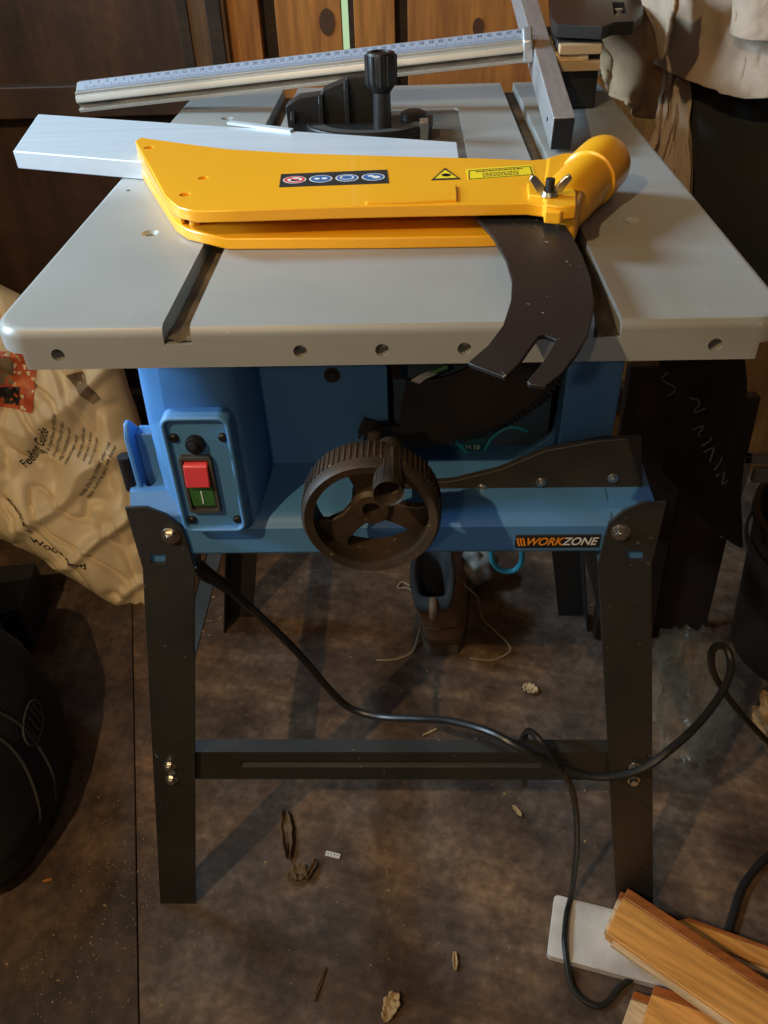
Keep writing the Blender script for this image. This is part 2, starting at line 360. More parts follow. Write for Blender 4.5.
# table top
mb = MB(); rings = []
HW, D = .2425, .642; R0 = .022
for inset, z in ((0,.8227),(0,.843),(.0008,.8463),(.0025,.8488),(.006,.85)):
    rings.append([(x,y,z) for x,y in rrect(-HW+inset, inset, HW-inset, D-inset, R0-inset*.6, 8)])
mb.loft(rings)
top = mb.build('table_top', M['table'], saw)
c = MB()
for x0,x1 in ((-.1345,-.1175),(.1245,.1405)): c.box((x0,-.02,.8385),(x1,.7,.86))
c.prism(rrect(-.05,.165,.069,.522,.006), .847, .86)
for hx in (-.202,-.052,-.002,.048,.198): c.cyl((hx,-.01,.8325),(hx,.012,.8325),.0042,n=20)
for hx,hy in ((-.18,.159),(.18,.164),(.18,.50),(-.18,.50)): c.lathe([(0,-.006),(.0035,-.006),(.0035,-.002),(.0075,.0005),(0,.0005)],(hx,hy,.85),(0,0,1),n=24)
# lower corners of the folded apron are cut back
for sx in (-1,1):
    c.box((min(sx*.224,sx*.26),-.01,.81),(max(sx*.224,sx*.26),.03,.8335))
cut(top, c)
for x0,x1 in ((-.1345,-.1175),(.1245,.1405)):
    mb = MB(); mb.grid(8,90,lambda u,v,x0=x0,x1=x1: (x0+.0003+(x1-x0-.0006)*u, .0015+.638*v, .8387+.0012*max(0,nz((u*2+x0*50,v*40,0)))+ (.0035*max(0,1-v*22)*max(0,nz((u*3,v*60,x0)) +.4)) ))
    mb.build('slot_dust', M['channel'], saw, fix=False)
mb = MB(); mb.prism(rrect(-.0495,.1655,.0685,.5215,.0055), .8445, .8478)
ins = mb.build('table_insert', M['insert'], saw, bevel=.0004)
cut(ins, MB().box((-.004,.20,.84),(.004,.49,.86)))
for hx,hy in ((-.18,.159),(.18,.164)):
    mb = MB(); mb.cyl((hx,hy,.8445),(hx,hy,.8485),.0058,.0062,n=20); s_ = mb.build('countersunk_screw', M['screw'], saw)
    cc = MB(); cc.box((hx-.0035,hy-.0006,.8475),(hx+.0035,hy+.0006,.86)); cc.box((hx-.0006,hy-.0035,.8475),(hx+.0006,hy+.0035,.86)); cut(s_, cc)
mb = MB(); mb.cyl((-.224,.262,.8499),(-.224,.262,.8502),.0017,n=12); mb.build('pin_hole', M['ink'], saw)

# housing
ZB = .611
mb = MB()
prof = [(.062,ZB),(.062,.640),(.068,.648),(.088,.652),(.56,.652),(.565,ZB)]        # (y,z)
mb.prism(prof, -.178, .178, axis='x')
house = mb.build('housing_base', M['blue'], saw, bevel=.004, seg=3)
mb = MB()      # shell walls
mb.box((-.186,.10,.65),(-.18,.56,.823)); mb.box((.18,.144,.65),(.186,.56,.823)); mb.box((-.186,.555,.65),(.186,.562,.823))
mb.build('housing_wall', M['blue'], saw, bevel=.001)
# front wall with an arched opening
def circ(p, q, r):      # circle through three (x, z) points
    ax,ay_,bx,by,cx,cy = p.x,p.z,q.x,q.z,r.x,r.z
    d = 2*(ax*(by-cy)+bx*(cy-ay_)+cx*(ay_-by))
    ux = ((ax*ax+ay_*ay_)*(by-cy)+(bx*bx+by*by)*(cy-ay_)+(cx*cx+cy*cy)*(ay_-by))/d
    uz_ = ((ax*ax+ay_*ay_)*(cx-bx)+(bx*bx+by*by)*(ax-cx)+(cx*cx+cy*cy)*(bx-ax))/d
    return (ux,uz_), math.hypot(ax-ux,ay_-uz_)
YW = .138
oc, orr = circ(ay(390,482,YW), ay(470,474,YW), ay(556,432,YW))
mb = MB(); pl = [(-.186,.650),(.186,.650),(.186,.822)]
xr = .150; a_s = math.asin(max(-1,min(1,(.822-oc[1])/orr))) if abs(.822-oc[1])<orr else -.1
pl.append((oc[0]+orr*math.cos(a_s)+.0 , .822))
for i in range(1,40):
    a = a_s-(a_s+math.radians(100))*i/39; pl.append((oc[0]+orr*math.cos(a), oc[1]+orr*math.sin(a)))
pl += [(-.004,.822),(-.186,.822)]
pl = [(min(max(x,-.004) if i>2 else x,.138),z) if 2<i<len(pl)-2 else (x,z) for i,(x,z) in enumerate(pl)]; pl[1] = (.186,.650); pl[2] = (.186,.822)
mb.prism(pl, YW, YW+.006, axis='y'); mb.build('front_wall', M['blue'], saw, bevel=.0008)
mb = MB(); mb.box((-.186,.088,.650),(-.180,YW+.01,.823)); mb.build('housing_cheek', M['blue'], saw, bevel=.001)
mb = MB(); mb.prism([(.137,.1435),(.137,.118),(.186,.137),(.186,.1435)], .645, .8225); mb.build('corner_block', M['blue'], saw, bevel=.002)  # front face turned away from the side daylight so it stays dark
mb = MB(); mb.box((-.178,.24,.652),(.178,.244,.822)); mb.build('inner_dark_sheet', M['interior'], saw)  # near-black sheet put in for the shade inside the housing
# dark strip with bolts above the ledge
mb = MB(); mb.prism([(p.x,p.z) for p in (ay(a,b,.098) for a,b in ((395,486),(455,481),(500,470),(545,451),(600,441),(642,438),(642,496),(520,498),(400,500)))], .098, .104, axis='y')
mb.build('lock_strip', M['rack'], saw, bevel=.0006)
for px,py in ((482,488),(541,482),(613,478)):
    p = ay(px,py,.098); hexbolt('strip_bolt', p, (0,-1,0), .0032, saw, h=.002)
# tower with the switch
mb = MB(); rg = []
for z, x0, x1, y0 in ((.640,-.190,-.108,.0625),(.70,-.189,-.109,.058),(.76,-.187,-.110,.058),(.8225,-.185,-.110,.062)):
    rg.append([(x,y,z) for x,y in ([(x1,.142),(x0-.004,.142),(x0-.004,y0+.045)]+smooth2([(x0-.002,y0+.032),(x0+.008,y0+.012),(x0+.024,y0)],5)+[(x1-.014,y0),(x1-.006,y0+.003),(x1-.001,y0+.010)])])
mb.loft(rg); mb.build('switch_tower', M['blue'], saw)
# switch panel: raised rim and sunk face
mb = MB(); rg = []
for ins_, y_ in ((0,.075),(0,.0468),(.0008,.0452),(.0018,.0445),(.0030,.0447),(.0038,.0458),(.0042,.0495)):
    rg.append([(x,y_,z) for x,z in rrect(-.1665+ins_,.6505+ins_,-.1150-ins_,.7585-ins_,.009-ins_)])
mb.loft(rg); pn = mb.build('switch_panel', M['blue'], saw, ang=50)
for x,z in ((-.1585,.7385),(-.1225,.7385),(-.1585,.661),(-.1225,.661)):
    mb = MB(); mb.lathe([(0,.003),(.0022,.003),(.0034,.002),(.0036,-.001)],(x,.0495,z),(0,-1,0),n=20); sc_ = mb.build('panel_screw', M['blackpl'], saw)
mb = MB(); mb.lathe([(.0072,0),(.0072,.004),(.0065,.006),(.0045,.0065),(.0042,.009),(0,.0105)],(-.1435,.050,.7335),(0,-1,0),n=28); mb.build('reset_button', M['blackpl'], saw)
mb = MB(); mb.prism(rrect(-.1575,.671,-.1335,.7235,.0025), .0445, .050, axis='y'); fr = mb.build('switch_frame', M['grey'], saw)
c = MB(); c.box((-.1553,.03,.6735),(-.1357,.0485,.721)); cut(fr,c)
mb = MB(); mb.prism([(.0478,.697),(.0395,.699),(.0425,.7165),(.0485,.7195)], -.1548, -.1365, axis='x'); rb = mb.build('stop_button', M['red'], saw, bevel=.001)
mb = MB(); mb.prism([(.0478,.6755),(.0462,.6765),(.0448,.696),(.0478,.6965)], -.1548, -.1365, axis='x'); gb = mb.build('start_button', M['green'], saw, bevel=.0006)
mb = MB()
for i in range(28):
    a0, a1 = 2*PI*i/28, 2*PI*(i+1)/28
    f = lambda r,a: (-.1457+r*math.cos(a), .0402+( .7065-.699+r*math.sin(a))*.17-.0003, .7065+r*math.sin(a))
    mb._add([f(.0038,a0),f(.0046,a0),f(.0046,a1),f(.0038,a1)],[(0,1,2,3)])
mb.build('stop_mark', M['white'], rb, fix=False)
mb = MB(); mb.box((-.1462,.0446,.680),(-.1453,.0450,.692)); mb.build('start_mark', M['white'], gb)
# side flanges carrying the legs
for sx in (-1,1):
    mb = MB()
    xs = sorted((sx*.172, sx*.2125)); 
    zt_ = 0 if sx < 0 else -.016; mb.prism([(.0615,ZB-.016),(.0615,.655+zt_),(.072,.672+zt_*1.4),(.13,.680+zt_*1.6),(.13,ZB-.016)], xs[0], xs[1], axis='x')
    fo = mb.build('leg_flange', M['blue'], saw)
    if sx > 0: continue
    c = MB(); c.prism([(sx*.198+.0055*math.cos(t), .090+.0125*math.sin(t)) for t in [k*PI/10 for k in range(20)]], .64,.72); cut(fo,c)
mb = MB(); mb.prism([(.076,.66),(.076,.720),(.082,.730),(.088,.730),(.104,.712),(.104,.66)], -.2075, -.2035, axis='x'); mb.build('flange_fin', M['blue'], saw, bevel=.0012)
mb = MB(); mb.box((-.2035,.090,.66),(-.184,.104,.715)); mb.build('fin_bridge', M['blue'], saw, bevel=.001)
mb = MB(); mb.cyl((-.2135,.082,.668),(-.2135,.082,.700),.0055,n=20); mb.build('fin_pin', M['blackpl'], saw)
# bevel rack: curved plate with teeth
mb = MB(); YR = .132; ac, rt_ = circ(ay(398,447,YR), ay(470,441,YR), ay(556,391,YR))
na = 44; pA = ay(395,447,YR); pB = ay(566,372,YR); a0 = math.atan2(pA.z-ac[1], pA.x-ac[0])-.25; a1 = math.atan2(pB.z-ac[1], pB.x-ac[0])+.1
outer = []
for i in range(na+1):
    a = a0+(a1-a0)*i/na
    outer.append((ac[0]+(rt_-.005)*math.cos(a), ac[1]+(rt_-.005)*math.sin(a)))
    if i < na:
        for da, r in ((.25,rt_-.005),(.40,rt_),(.75,rt_),(.9,rt_-.005)):
            aa = a+(a1-a0)/na*da; outer.append((ac[0]+r*math.cos(aa), ac[1]+r*math.sin(aa)))
inner = [(ac[0]+(rt_-.02)*math.cos(a0+(a1-a0)*i/30), ac[1]+(rt_-.02)*math.sin(a0+(a1-a0)*i/30)) for i in range(31)][::-1]
mb.prism(outer+inner, YR, YR+.004, axis='y'); mb.build('tooth_rack', M['rack'], saw, smooth_=False)
a0 += .25
mb = MB(); oo = [(ac[0]+(rt_-.0085)*math.cos(a0+(a1-a0)*i/30), ac[1]+(rt_-.0085)*math.sin(a0+(a1-a0)*i/30)) for i in range(31)]
ii = [(ac[0]+(rt_-.068)*math.cos(a0+(a1-a0)*i/30), ac[1]+(rt_-.068)*math.sin(a0+(a1-a0)*i/30)) for i in range(31)][::-1]
oo = [(x,min(z,.822)) for x,z in oo]; ii = [(x,min(z,.822)) for x,z in ii]
mb.prism(oo+ii, YR-.005, YR-.0005, axis='y'); ap = mb.build('bevel_arc_plate', M['rack'], saw, bevel=.0006)
mb = MB(); mb.box((.0,.118,.745),(.006,.1268,.80)); mb.cyl((.003,.1265,.80),(.003,.116,.80),.006,n=16); mb.build('angle_pointer', M['blackpl'], saw)
# motor, cables and tag behind the rack
mb = MB(); mb.lathe([(0,0),(.052,0),(.055,.004),(.055,.07),(0,.07)],(.085,.160,.728),(0,1,0),n=32); mb.build('motor_shell', M['motor'], saw)
mb = MB(); mb.box((.0,.156,.655),(.135,.160,.745)); mb.build('motor_bracket', M['motor'], saw, bevel=.001)
def cyn(pts, y, r=.0018, nm='cyan_cable'):
    mb = MB(); mb.tube([ay(a,b,y) for a,b in pts], r, n=8); mb.build(nm, M['cyan'], saw)
cyn([(485,450),(490,440),(500,431),(512,427),(528,431)], .151); cyn([(454,438),(464,450),(470,455)], .151, .0022); cyn([(403,445),(404,452),(402,458)], .151, .0022)
mb = MB(); a_,b_ = ay(455,437,.153), ay(484,457,.153); mb.box((a_.x,.1525,b_.z),(b_.x,.1535,a_.z)); tg = mb.build('warning_tag', mat('teal tag',(.01,.10,.11),rough=.4), saw)
mb = MB(); bmx = text_bm('~ M 10', .006); 
ctr = (a_+b_)/2; add_bm(mb, bmx, lambda v: (ctr.x+v.x, .1522, ctr.z+v.y)); mb.build('tag_print', M['white'], tg, fix=False)
cyn([(491,548),(493,562),(501,570),(513,571),(521,563),(522,550)], .24, .0032, 'hanging_cyan_cable')
mb = MB()
for k in range(3): mb.tube([ay(430+k*3,372+k*.6,.13), ay(420+k*3,376+k*.8,.12), ay(412+k*3,381+k,.115)], .0011, n=6)
mb.build('loose_wire', M['white'], saw); mb = MB(); mb.tube([ay(448,366,.13), ay(438,370,.13), ay(430,373,.13)], .0025, n=8); mb.build('wire_sleeve', M['green'], saw)
hexbolt('apron_bolt', ay(332,375,.1375), (0,-1,0), .005, saw, M['rack'])
# badge
mb = MB(); mb.box((.0995,.0606,.6180),(.1685,.0622,.6315)); bd = mb.build('badge', M['ink'], saw, bevel=.0004)
mb = MB(); add_bm(mb, text_bm('WORK', .0112, shear=.3, bold=.00025, sx=.86), lambda v: (.1225+v.x, .0603, .6248+v.y))
for k in range(3): mb.prism([(.1022+k*.0024,.6205),(.1036+k*.0024,.6205),(.1016+k*.0024,.6290),(.1002+k*.0024,.6290)], .0602,.0605, axis='y')
mb.build('badge_orange_print', M['orange'], bd, fix=False)
mb = MB(); add_bm(mb, text_bm('ZONE', .0112, shear=.3, bold=.0002, sx=.90), lambda v: (.1515+v.x, .0603, .6248+v.y)); mb.build('badge_white_print', M['white'], bd, fix=False)

# legs
def leg(sx, sy):
    Y = lambda y: y if sy < 0 else .642-y+.002
    sx_real = sx; sx = -1
    mb = MB()
    o0,i0 = -.2140,-.1695; o1,i1 = -.3205,-.2735
    P = [(o0,.600),(o0,.667),(-.196,.667),(-.182,.659),(-.172,.646),(i0-.001,.63),(i0,.60),(i1,.0),(o1,.0)]
    def yy(z): return .0575+(.66-z)/.66*.004
    fr = [(sx*-x, Y(yy(z)), z) for x,z in P]; bk = [(sx*-x, Y(yy(z)+.0028), z) for x,z in P]
    mb.loft([fr,bk])
    q = [(sx*-o0,Y(yy(.65)),.65),(sx*-o1,Y(yy(0)),0),(sx*-o1,Y(yy(0)+.042),0),(sx*-o0,Y(yy(.65)+.05),.65)]
    q2 = [(x-sx*.0028 if True else x,y,z) for x,y,z in q]
    mb.loft([q,q2])
    o = mb.build('leg', M['black'], saw, bevel=.0008)
    if sy < 0:
        c = MB(); c.prism([(sx*.204,.6165),(sx*.191,.6165),(sx*.193,.606),(sx*.206,.606)], .04,.0612, axis='y')
        for zz,ww in ((.33,.004),(.235,.003),(.10,.003)):
            xx = sx*(.2165+(.66-zz)/.66*.104-.010); c.cyl((xx,.04,zz),(xx,.075,zz),ww*.8,n=12)
        xf = sx*.300; c.box((xf-.006,.04,.010),(xf+.006,.0635,.0125))
        cut(o, c)
    if sx_real > 0:
        for v_ in o.data.vertices: v_.co.x *= -1
        o.data.flip_normals()
    sx = sx_real
    if sy < 0:
        for (bx,bz) in ((.1825,.6375),(.2465,.313),(.2492,.288)):
            hexbolt('leg_bolt', (sx*bx, yy(bz)-.0002, bz), (0,-1,0), .0058 if bz>.5 else .0050, o)
    return o
for sx in (-1,1):
    for sy in (-1,1): leg(sx,sy)
def xbar(y0, s):
    mb = MB()
    mb.prism([(y0,.278),(y0,.328),(y0+s*.016,.328),(y0+s*.016,.3255),(y0+s*.0075,.3255),(y0+s*.0075,.278)], -.227, .227, axis='x')
    return mb
fb = xbar(.066,1).build('crossbar', M['black'], saw)
c = MB(); c.prism([(.060,.3125),(.0695,.3105),(.0695,.3045),(.060,.2935)], -.172, .150, axis='x'); cut(fb, c)
xbar(.576,-1).build('crossbar', M['black'], saw, bevel=.0008)
for sx in (-1,1):
    mb = MB(); X0 = sx*.263
    mb.box((min(X0,X0-sx*.003),.070,.285),(max(X0,X0-sx*.003),.574,.338)); mb.box((min(X0,X0-sx*.022),.070,.3355),(max(X0,X0-sx*.022),.574,.338))
    mb.build('side_bar', M['black'], saw, bevel=.0008)
mb = MB(); mb.prism([(.142+.021*math.cos(-PI*k/14), .282+.021*math.sin(-PI*k/14)) for k in range(15)], .084,.087, axis='y'); mb.build('half_disc', M['blackpl'], saw, bevel=.0005)  # black half disc below the front crossbar

# handwheel
WC = Vector((-.0128, 0, .7135))
wh = MB()
wh.lathe([(.0395,-.018),(.0455,-.0195),(.0478,-.016),(.0480,.008),(.046,.011),(.041,.011),(.0400,-.010),(.0395,-.018)], WC, (0,1,0), n=64)
for k in range(72):
    a = 2*PI*k/72; d = Vector((math.cos(a),0,math.sin(a)))
    wh.cyl(WC+d*.0478+Vector((0,-.011,0)), WC+d*.0478+Vector((0,.007,0)), .0009, n=5)
wheel = wh.build('handwheel', M['wheel'], saw)
mb = MB()
for k in range(3):
    a = math.radians(90+120*k+10); d = Vector((math.cos(a),0,math.sin(a))); s_ = Vector((-math.sin(a),0,math.cos(a)))
    A = []
    for r,w,y in ((.008,.010,-.001),(.020,.0085,-.004),(.032,.0110,-.004),(.0405,.0185,-.003)):
        A.append([WC+d*r+s_*w+Vector((0,y,0)), WC+d*r-s_*w+Vector((0,y,0)), WC+d*r-s_*w+Vector((0,y+.006,0)), WC+d*r+s_*w+Vector((0,y+.006,0))])
    mb.loft(A)
mb.build('spoke', M['wheel'], wheel, bevel=.001)
mb = MB(); mb.lathe([(0,.006),(.006,.006),(.0065,-.007),(.012,-.007),(.0145,-.004),(.0145,.014),(0,.014)], WC, (0,1,0), n=32); mb.cyl(WC+Vector((0,.012,0)), WC+Vector((0,.098,0)), .006); mb.build('hub', M['wheel'], wheel)
GC = Vector((.0005,-.002,.7515))
mb = MB(); mb.lathe([(.0062,-.012),(.0066,-.03),(.0098,-.036),(.0100,-.030),(.0085,.004),(.0085,.012),(0,.012)], GC, (0,1,0), n=32)
for k in range(10):
    a = 2*PI*k/10; d = Vector((math.cos(a),0,math.sin(a))); mb.cyl(GC+d*.0090+Vector((0,-.030,0)), GC+d*.0080+Vector((0,.004,0)), .0014, n=6)
mb.lathe([(0,-.013),(.0063,-.013)], GC, (0,1,0), n=32)
mb.cyl(GC+Vector((0,.01,0)), GC+Vector((0,.016,0)), .009); mb.build('crank_grip', M['wheel'], wheel)

# power cord hanging from the saw
mb = MB()
A = [(-.165,.12,.64)] + [tuple(ay(a,b,y)) for a,b,y in ((197,566,.10),(228,588,.11),(262,618,.12),(298,653,.14),(330,690,.15),(350,708,.15),(380,717,.14),(420,719,.12),(450,721,.10),(490,732,.07),(520,748,.052),(560,768,.047),(600,777,.042),(640,770,.038),(672,748,.05),(700,722,.08),(722,692,.12),(731,667,.15),(726,648,.17),(715,647,.18),(711,660,.18),(716,678,.2),(734,705,.22),(768,742,.24),(790,760,.25))]
mb.tube(A, .0042, n=10); mb.build('power_cord', M['rubber'], saw)
mb = MB(); mb.tube([tuple(ay(a,b,y)) for a,b,y in ((195,563,.101),(212,577,.106),(228,588,.112))], .0062, n=12); mb.build('cord_sleeve', M['rubber'], saw)

# ------------------------------------------------------------ extension cable draped over the crossbar
mb = MB()
B = [(.145,.11,.20),(.138,.10,.30)] + [tuple(ay(a,b,y)) for a,b,y in ((523,738,.088),(529,731,.072),(541,742,.055),(560,768,.045),(571,787,.050),(576,812,.058),(577,840,.068),(575,868,.074))]
B += [tuple(az(a,b,.0178)) for a,b in ((571,896),(567,912),(565,930),(565,948))]
B += [tuple(az(a,b,.005)) for a,b in ((572,986),(590,1004),(606,1003),(622,985),(645,974),(668,980),(700,1000))]
mb.tube(B, .0036, n=10); setprops(mb.build('extension_cable', M['rubber']), 'black cable looped over the front crossbar and curling over the white board', 'cable')
mb = MB(); mb.tube([az(a,b,.005) for a,b in ((725,940),(733,915),(742,888),(758,866),(775,852),(800,840))], .0052, n=10)
setprops(mb.build('rubber_hose', M['rubber']), 'short black cable curving on the floor at the right, behind the oak strips', 'cable')

# ------------------------------------------------------------ blade guard with riving knife
g = thing('blade_guard', (0,.15,.85), 'yellow plastic saw blade guard with black curved riving knife lying across the table', 'blade guard')
ZU = .8795
def UP(l, z=ZU): return [tuple(az(a,b,z))[:2] for a,b in l]
upper = UP([(135,141),(141,137),(150,138.5),(190,144),(230,149),(300,153),(400,156),(480,158),(530,160),(552,158),(572,170),(576,205),(561,212),(545,211),(544,205),(527,203),(410,205),(330,207),(240,210),(196,211),(178,207),(165,196),(150,168)])
mb = MB(); mb.prism(upper, ZU-.0085, ZU); ug = mb.build('guard_shell', M['yellow'], g, bevel=.0012, seg=3)
lower = UP([(138,165),(150,158),(300,170),(480,180),(562,190),(566,215),(556,232),(480,236),(380,237.5),(226,238.5),(186,229),(174,221)], .8585)
mb = MB(); mb.prism(lower, .8502, .8585); mb.build('guard_shell', M['yellow'], g, bevel=.0012, seg=3)
# walls between the shells, open along the front
def wallstrip(pts_u, pts_l, th, nm):
    mb = MB(); 
    n = len(pts_u)
    rg = []
    for i in range(n):
        u = Vector((*pts_u[i], ZU-.001)); l_ = Vector((*pts_l[i], .8515))
        t = (Vector(pts_u[min(i+1,n-1)]) - Vector(pts_u[max(i-1,0)])).normalized(); nn = Vector((-t.y,t.x,0))*th
        rg.append([u,l_,l_+nn,u+nn])
    mb.loft(rg); return mb.build(nm, M['yellow'], g, bevel=.0008)
wl_u = UP([(176,205),(165,197),(150,171),(136,142),(142,138.5),(190,145),(300,154),(400,157),(530,161)]); 
wl_l = UP([(184,230),(175,223),(158,197),(139,166),(146,163),(190,168),(300,178),(400,181),(530,186)], .8515)
wallstrip(wl_u, wl_l, -.0025, 'side_wall')
for px,py in ((194,226),(207,218)):
    p = az(px,py,.8585); mb = MB(); mb.cyl((p.x,p.y+.004,.857),(p.x,p.y+.004,ZU-.006),.0042,n=18); mb.build('screw_post', M['yellow'], g)
for px,py,r in ((149,147.5,.0042),(203,178,.0040),(185,194.5,.0042),(558,161,.004)):
    p = az(px,py,ZU); cut(ug, MB().cyl((p.x,p.y,ZU-.003),(p.x,p.y,ZU+.01),r,n=20))
q = ug.modifiers.new('bevel','BEVEL'); q.width = .001; q.segments = 2; q.limit_method = 'ANGLE'; q.angle_limit = math.radians(40); ug.modifiers.move(len(ug.modifiers)-1,0)
# raised lip along the lower right edge, and the nut block
mb = MB(); mb.prism(UP([(366,202.5),(440,189.5),(456,186.5),(457,196),(457,202),(410,204),(366,204.5)],ZU), ZU-.001, ZU+.0016); mb.build('raised_rib', M['yellow'], g, bevel=.0007)
mb = MB(); mb.prism(UP([(527,187),(566,182),(576,196),(576,210),(560,211),(545,209),(544,201),(528,199)],ZU), ZU-.006, ZU+.003); mb.build('nut_block', M['yellow'], g, bevel=.001)
# dust port tube
T0 = az(556,212,.866); T1 = az(599,168,.8725); td = (T1-T0).normalized(); TL = (T1-T0).length
mb = MB(); mb.lathe([(.0,-.004),(.014,-.003),(.0185,.004),(.0195,.02),(.0198,TL-.036),(.0198,TL-.0275),(.0216,TL-.0265),(.0218,TL-.022),(.0220,TL-.006),(.0218,TL+.008),(.0208,TL+.0125),(.0180,TL+.0145),(.0155,TL+.014),(.015,TL-.01),(0,TL-.01)], T0, td, n=48)
mb.build('dust_port', M['yellow'], g)
mb = MB()   # shoulder joining plate and tube
sh = [Vector((*p,0)) for p in UP([(520,160),(552,158),(566,152)],ZU)]
mb.prism(UP([(545,163),(562,158),(580,158),(592,172),(578,212),(560,212),(540,200)],.876), .853, .8805); mb.build('port_shoulder', M['yellow'], g, bevel=.004, seg=4)
# riving knife
kn = [(462,205),(478,219),(494,238),(506,259),(512,280),(511,300),(503,325),(488,345),(468,362),(474,365),(505,376.5),(518,365),(530,348),(539,336),(545,335),(556,339),(552,347),(540,366),(527,381),(530,384),(546,385.5),(562,373),(578,352),(588,335),(593,315),(594,298),(590,276),(582,254),(570,232),(556,212),(540,204)]
zk = .8675
kw = [az(a,b,zk) for a,b in kn]
mb = MB(); mb.prism([(p.x,p.y) for p in kw], zk-.0025, zk)
rk = mb.build('riving_knife', M['knife'], g, bevel=.0005, label='curved black steel riving knife')
mb = MB(); e = kw[9:11]; 
# wing nut
N0 = az(549,196,ZU+.003); mb = MB(); mb.cyl(N0, N0+Vector((0,0,.004)), .0062,.005,n=20)
for s_ in (-1,1):
    u0 = N0+Vector((s_*.004,0,.003)); pts = []
    wa = [(u0.x,u0.z),(u0.x+s_*.004,u0.z-.001),(u0.x+s_*.0105,u0.z+.0085),(u0.x+s_*.0085,u0.z+.0115),(u0.x+s_*.005,u0.z+.0095),(u0.x-s_*.001,u0.z+.003)]
    mb.prism(wa, N0.y-.0014, N0.y+.0014, axis='y')
mb.build('wing_nut', M['chrome'], g, bevel=.0008); mb = MB(); mb.cyl(N0, N0+Vector((0,0,.0115)), .0032,n=14); mb.build('threaded_stud', M['ink'], g)
# stickers
zs = ZU+.0003
mb = MB(); st = [tuple(az(a,b,zs))[:2] for a,b in ((281,174),(387,169.5),(389,183),(279,187))]; mb.prism(st, ZU-.0002, zs); sk = mb.build('safety_sticker', M['ink'], g)
P0 = Vector((*st[3],zs)); U = (Vector((*st[2],zs))-P0); V = (Vector((*st[0],zs))-P0)
def onst(u,v,h=0): q = P0+U*u+V*v; return (q.x,q.y,zs+h)
L, H = U.length, V.length
def disc(mb, u, v, r0, r1, h, n=28):
    for i in range(n):
        a,b = 2*PI*i/n, 2*PI*(i+1)/n
        mb._add([onst(u+r*math.cos(t)/L, v+r*math.sin(t)/H, h) for r,t in ((r0,a),(r1,a),(r1,b),(r0,b))], [(0,1,2,3)])
w_ = MB(); r_ = MB(); b_ = MB(); R_ = min(H*.42, L*.108)
for k in range(4):
    u = .135+k*.243
    disc(w_,u,.5,0,R_,.0001); 
    if k == 0:
        disc(r_,u,.5,R_*.66,R_*.9,.0002); r_._add([onst(u+R_*.55/L,.5-R_*.65/H,.0003),onst(u+R_*.68/L,.5-R_*.5/H,.0003),onst(u-R_*.55/L,.5+R_*.65/H,.0003),onst(u-R_*.68/L,.5+R_*.5/H,.0003)],[(0,1,2,3)])
    else:
        disc(b_,u,.5,0,R_*.88,.0002)
ink_ = MB(); 
ink_._add([onst(.135-R_*.4/L,.5-R_*.4/H,.0002),onst(.135+R_*.3/L,.5-R_*.45/H,.0002),onst(.135+R_*.4/L,.5+R_*.1/H,.0002),onst(.135-R_*.2/L,.5+R_*.2/H,.0002)],[(0,1,2,3)])
for k,(dx,dy,rr) in enumerate(((0,0,.42),(0,.05,.35),(.0,.1,.4))):
    u = .135+(k+1)*.243
    if k == 0:
        for s_ in (-1,1): disc(w_,u+s_*R_*.32/L,.5,0,R_*.26,.0003,14)
    elif k == 1: disc(w_,u,.5+R_*.05/H,R_*.48,R_*.62,.0003)
    else:
        disc(w_,u-R_*.2/L,.5+R_*.25/H,0,R_*.28,.0003,14); disc(w_,u+R_*.25/L,.5-R_*.15/H,0,R_*.36,.0003,14)
w_.build('white_print', M['white'], sk, fix=False); r_.build('red_print', M['redp'], sk, fix=False); b_.build('blue_print', M['bluep'], sk, fix=False); ink_.build('black_print', M['ink'], sk, fix=False)
mb = MB(); mb.prism(UP([(431,180.5),(445,168),(461,179.5)]), ZU-.0002, ZU+.0003); tri = mb.build('warning_triangle', M['ink'], g)
mb = MB(); mb.prism(UP([(435,179),(445,170.5),(457,178.2)]), ZU, ZU+.0005); tf = mb.build('triangle_face', M['ylabel'], tri)
mb = MB(); ce = az(446,175.8,ZU); 
for k in range(8):
    a = k*PI/8; d = Vector((math.cos(a),math.sin(a),0)); s_ = Vector((-d.y,d.x,0))*.0006; q = [ce+d*.0035+s_,ce+d*.0035-s_,ce-d*.0035-s_,ce-d*.0035+s_]; mb._add([(p.x,p.y,ZU+.0007) for p in q],[(0,1,2,3)])
mb.build('burst_mark', M['ink'], tri, fix=False)
mb = MB(); mb.prism(UP([(466,169.5),(532,165),(535,175.5),(468,180.5)]), ZU-.0002, ZU+.0003); lb = mb.build('warning_label', M['ylabel'], g)
lq = [az(a,b,ZU+.0005) for a,b in ((468.5,179.3),(533,174.6),(530.5,166),(468.5,170.4))]
def onl(u,v): return (lq[0]*(1-u)+lq[1]*u)*(1-v)+(lq[3]*(1-u)+lq[2]*u)*v
mb = MB()
def ql(u0,v0,u1,v1): mb._add([onl(u0,v0),onl(u1,v0),onl(u1,v1),onl(u0,v1)],[(0,1,2,3)])
ql(0,0,.015,1); ql(.985,0,1,1); ql(0,0,1,.05); ql(0,.95,1,1)
for r_i,(v,h) in enumerate(((.74,.12),(.5,.07),(.34,.07),(.18,.07))):
    u = .12+.1*(r_i>0)
    while u < .86-.1*(r_i>0):
        w = random.uniform(.02,.06); ql(u,v,u+w,v+h); u += w+.018
mb.build('label_print', M['ink'], lb, fix=False)

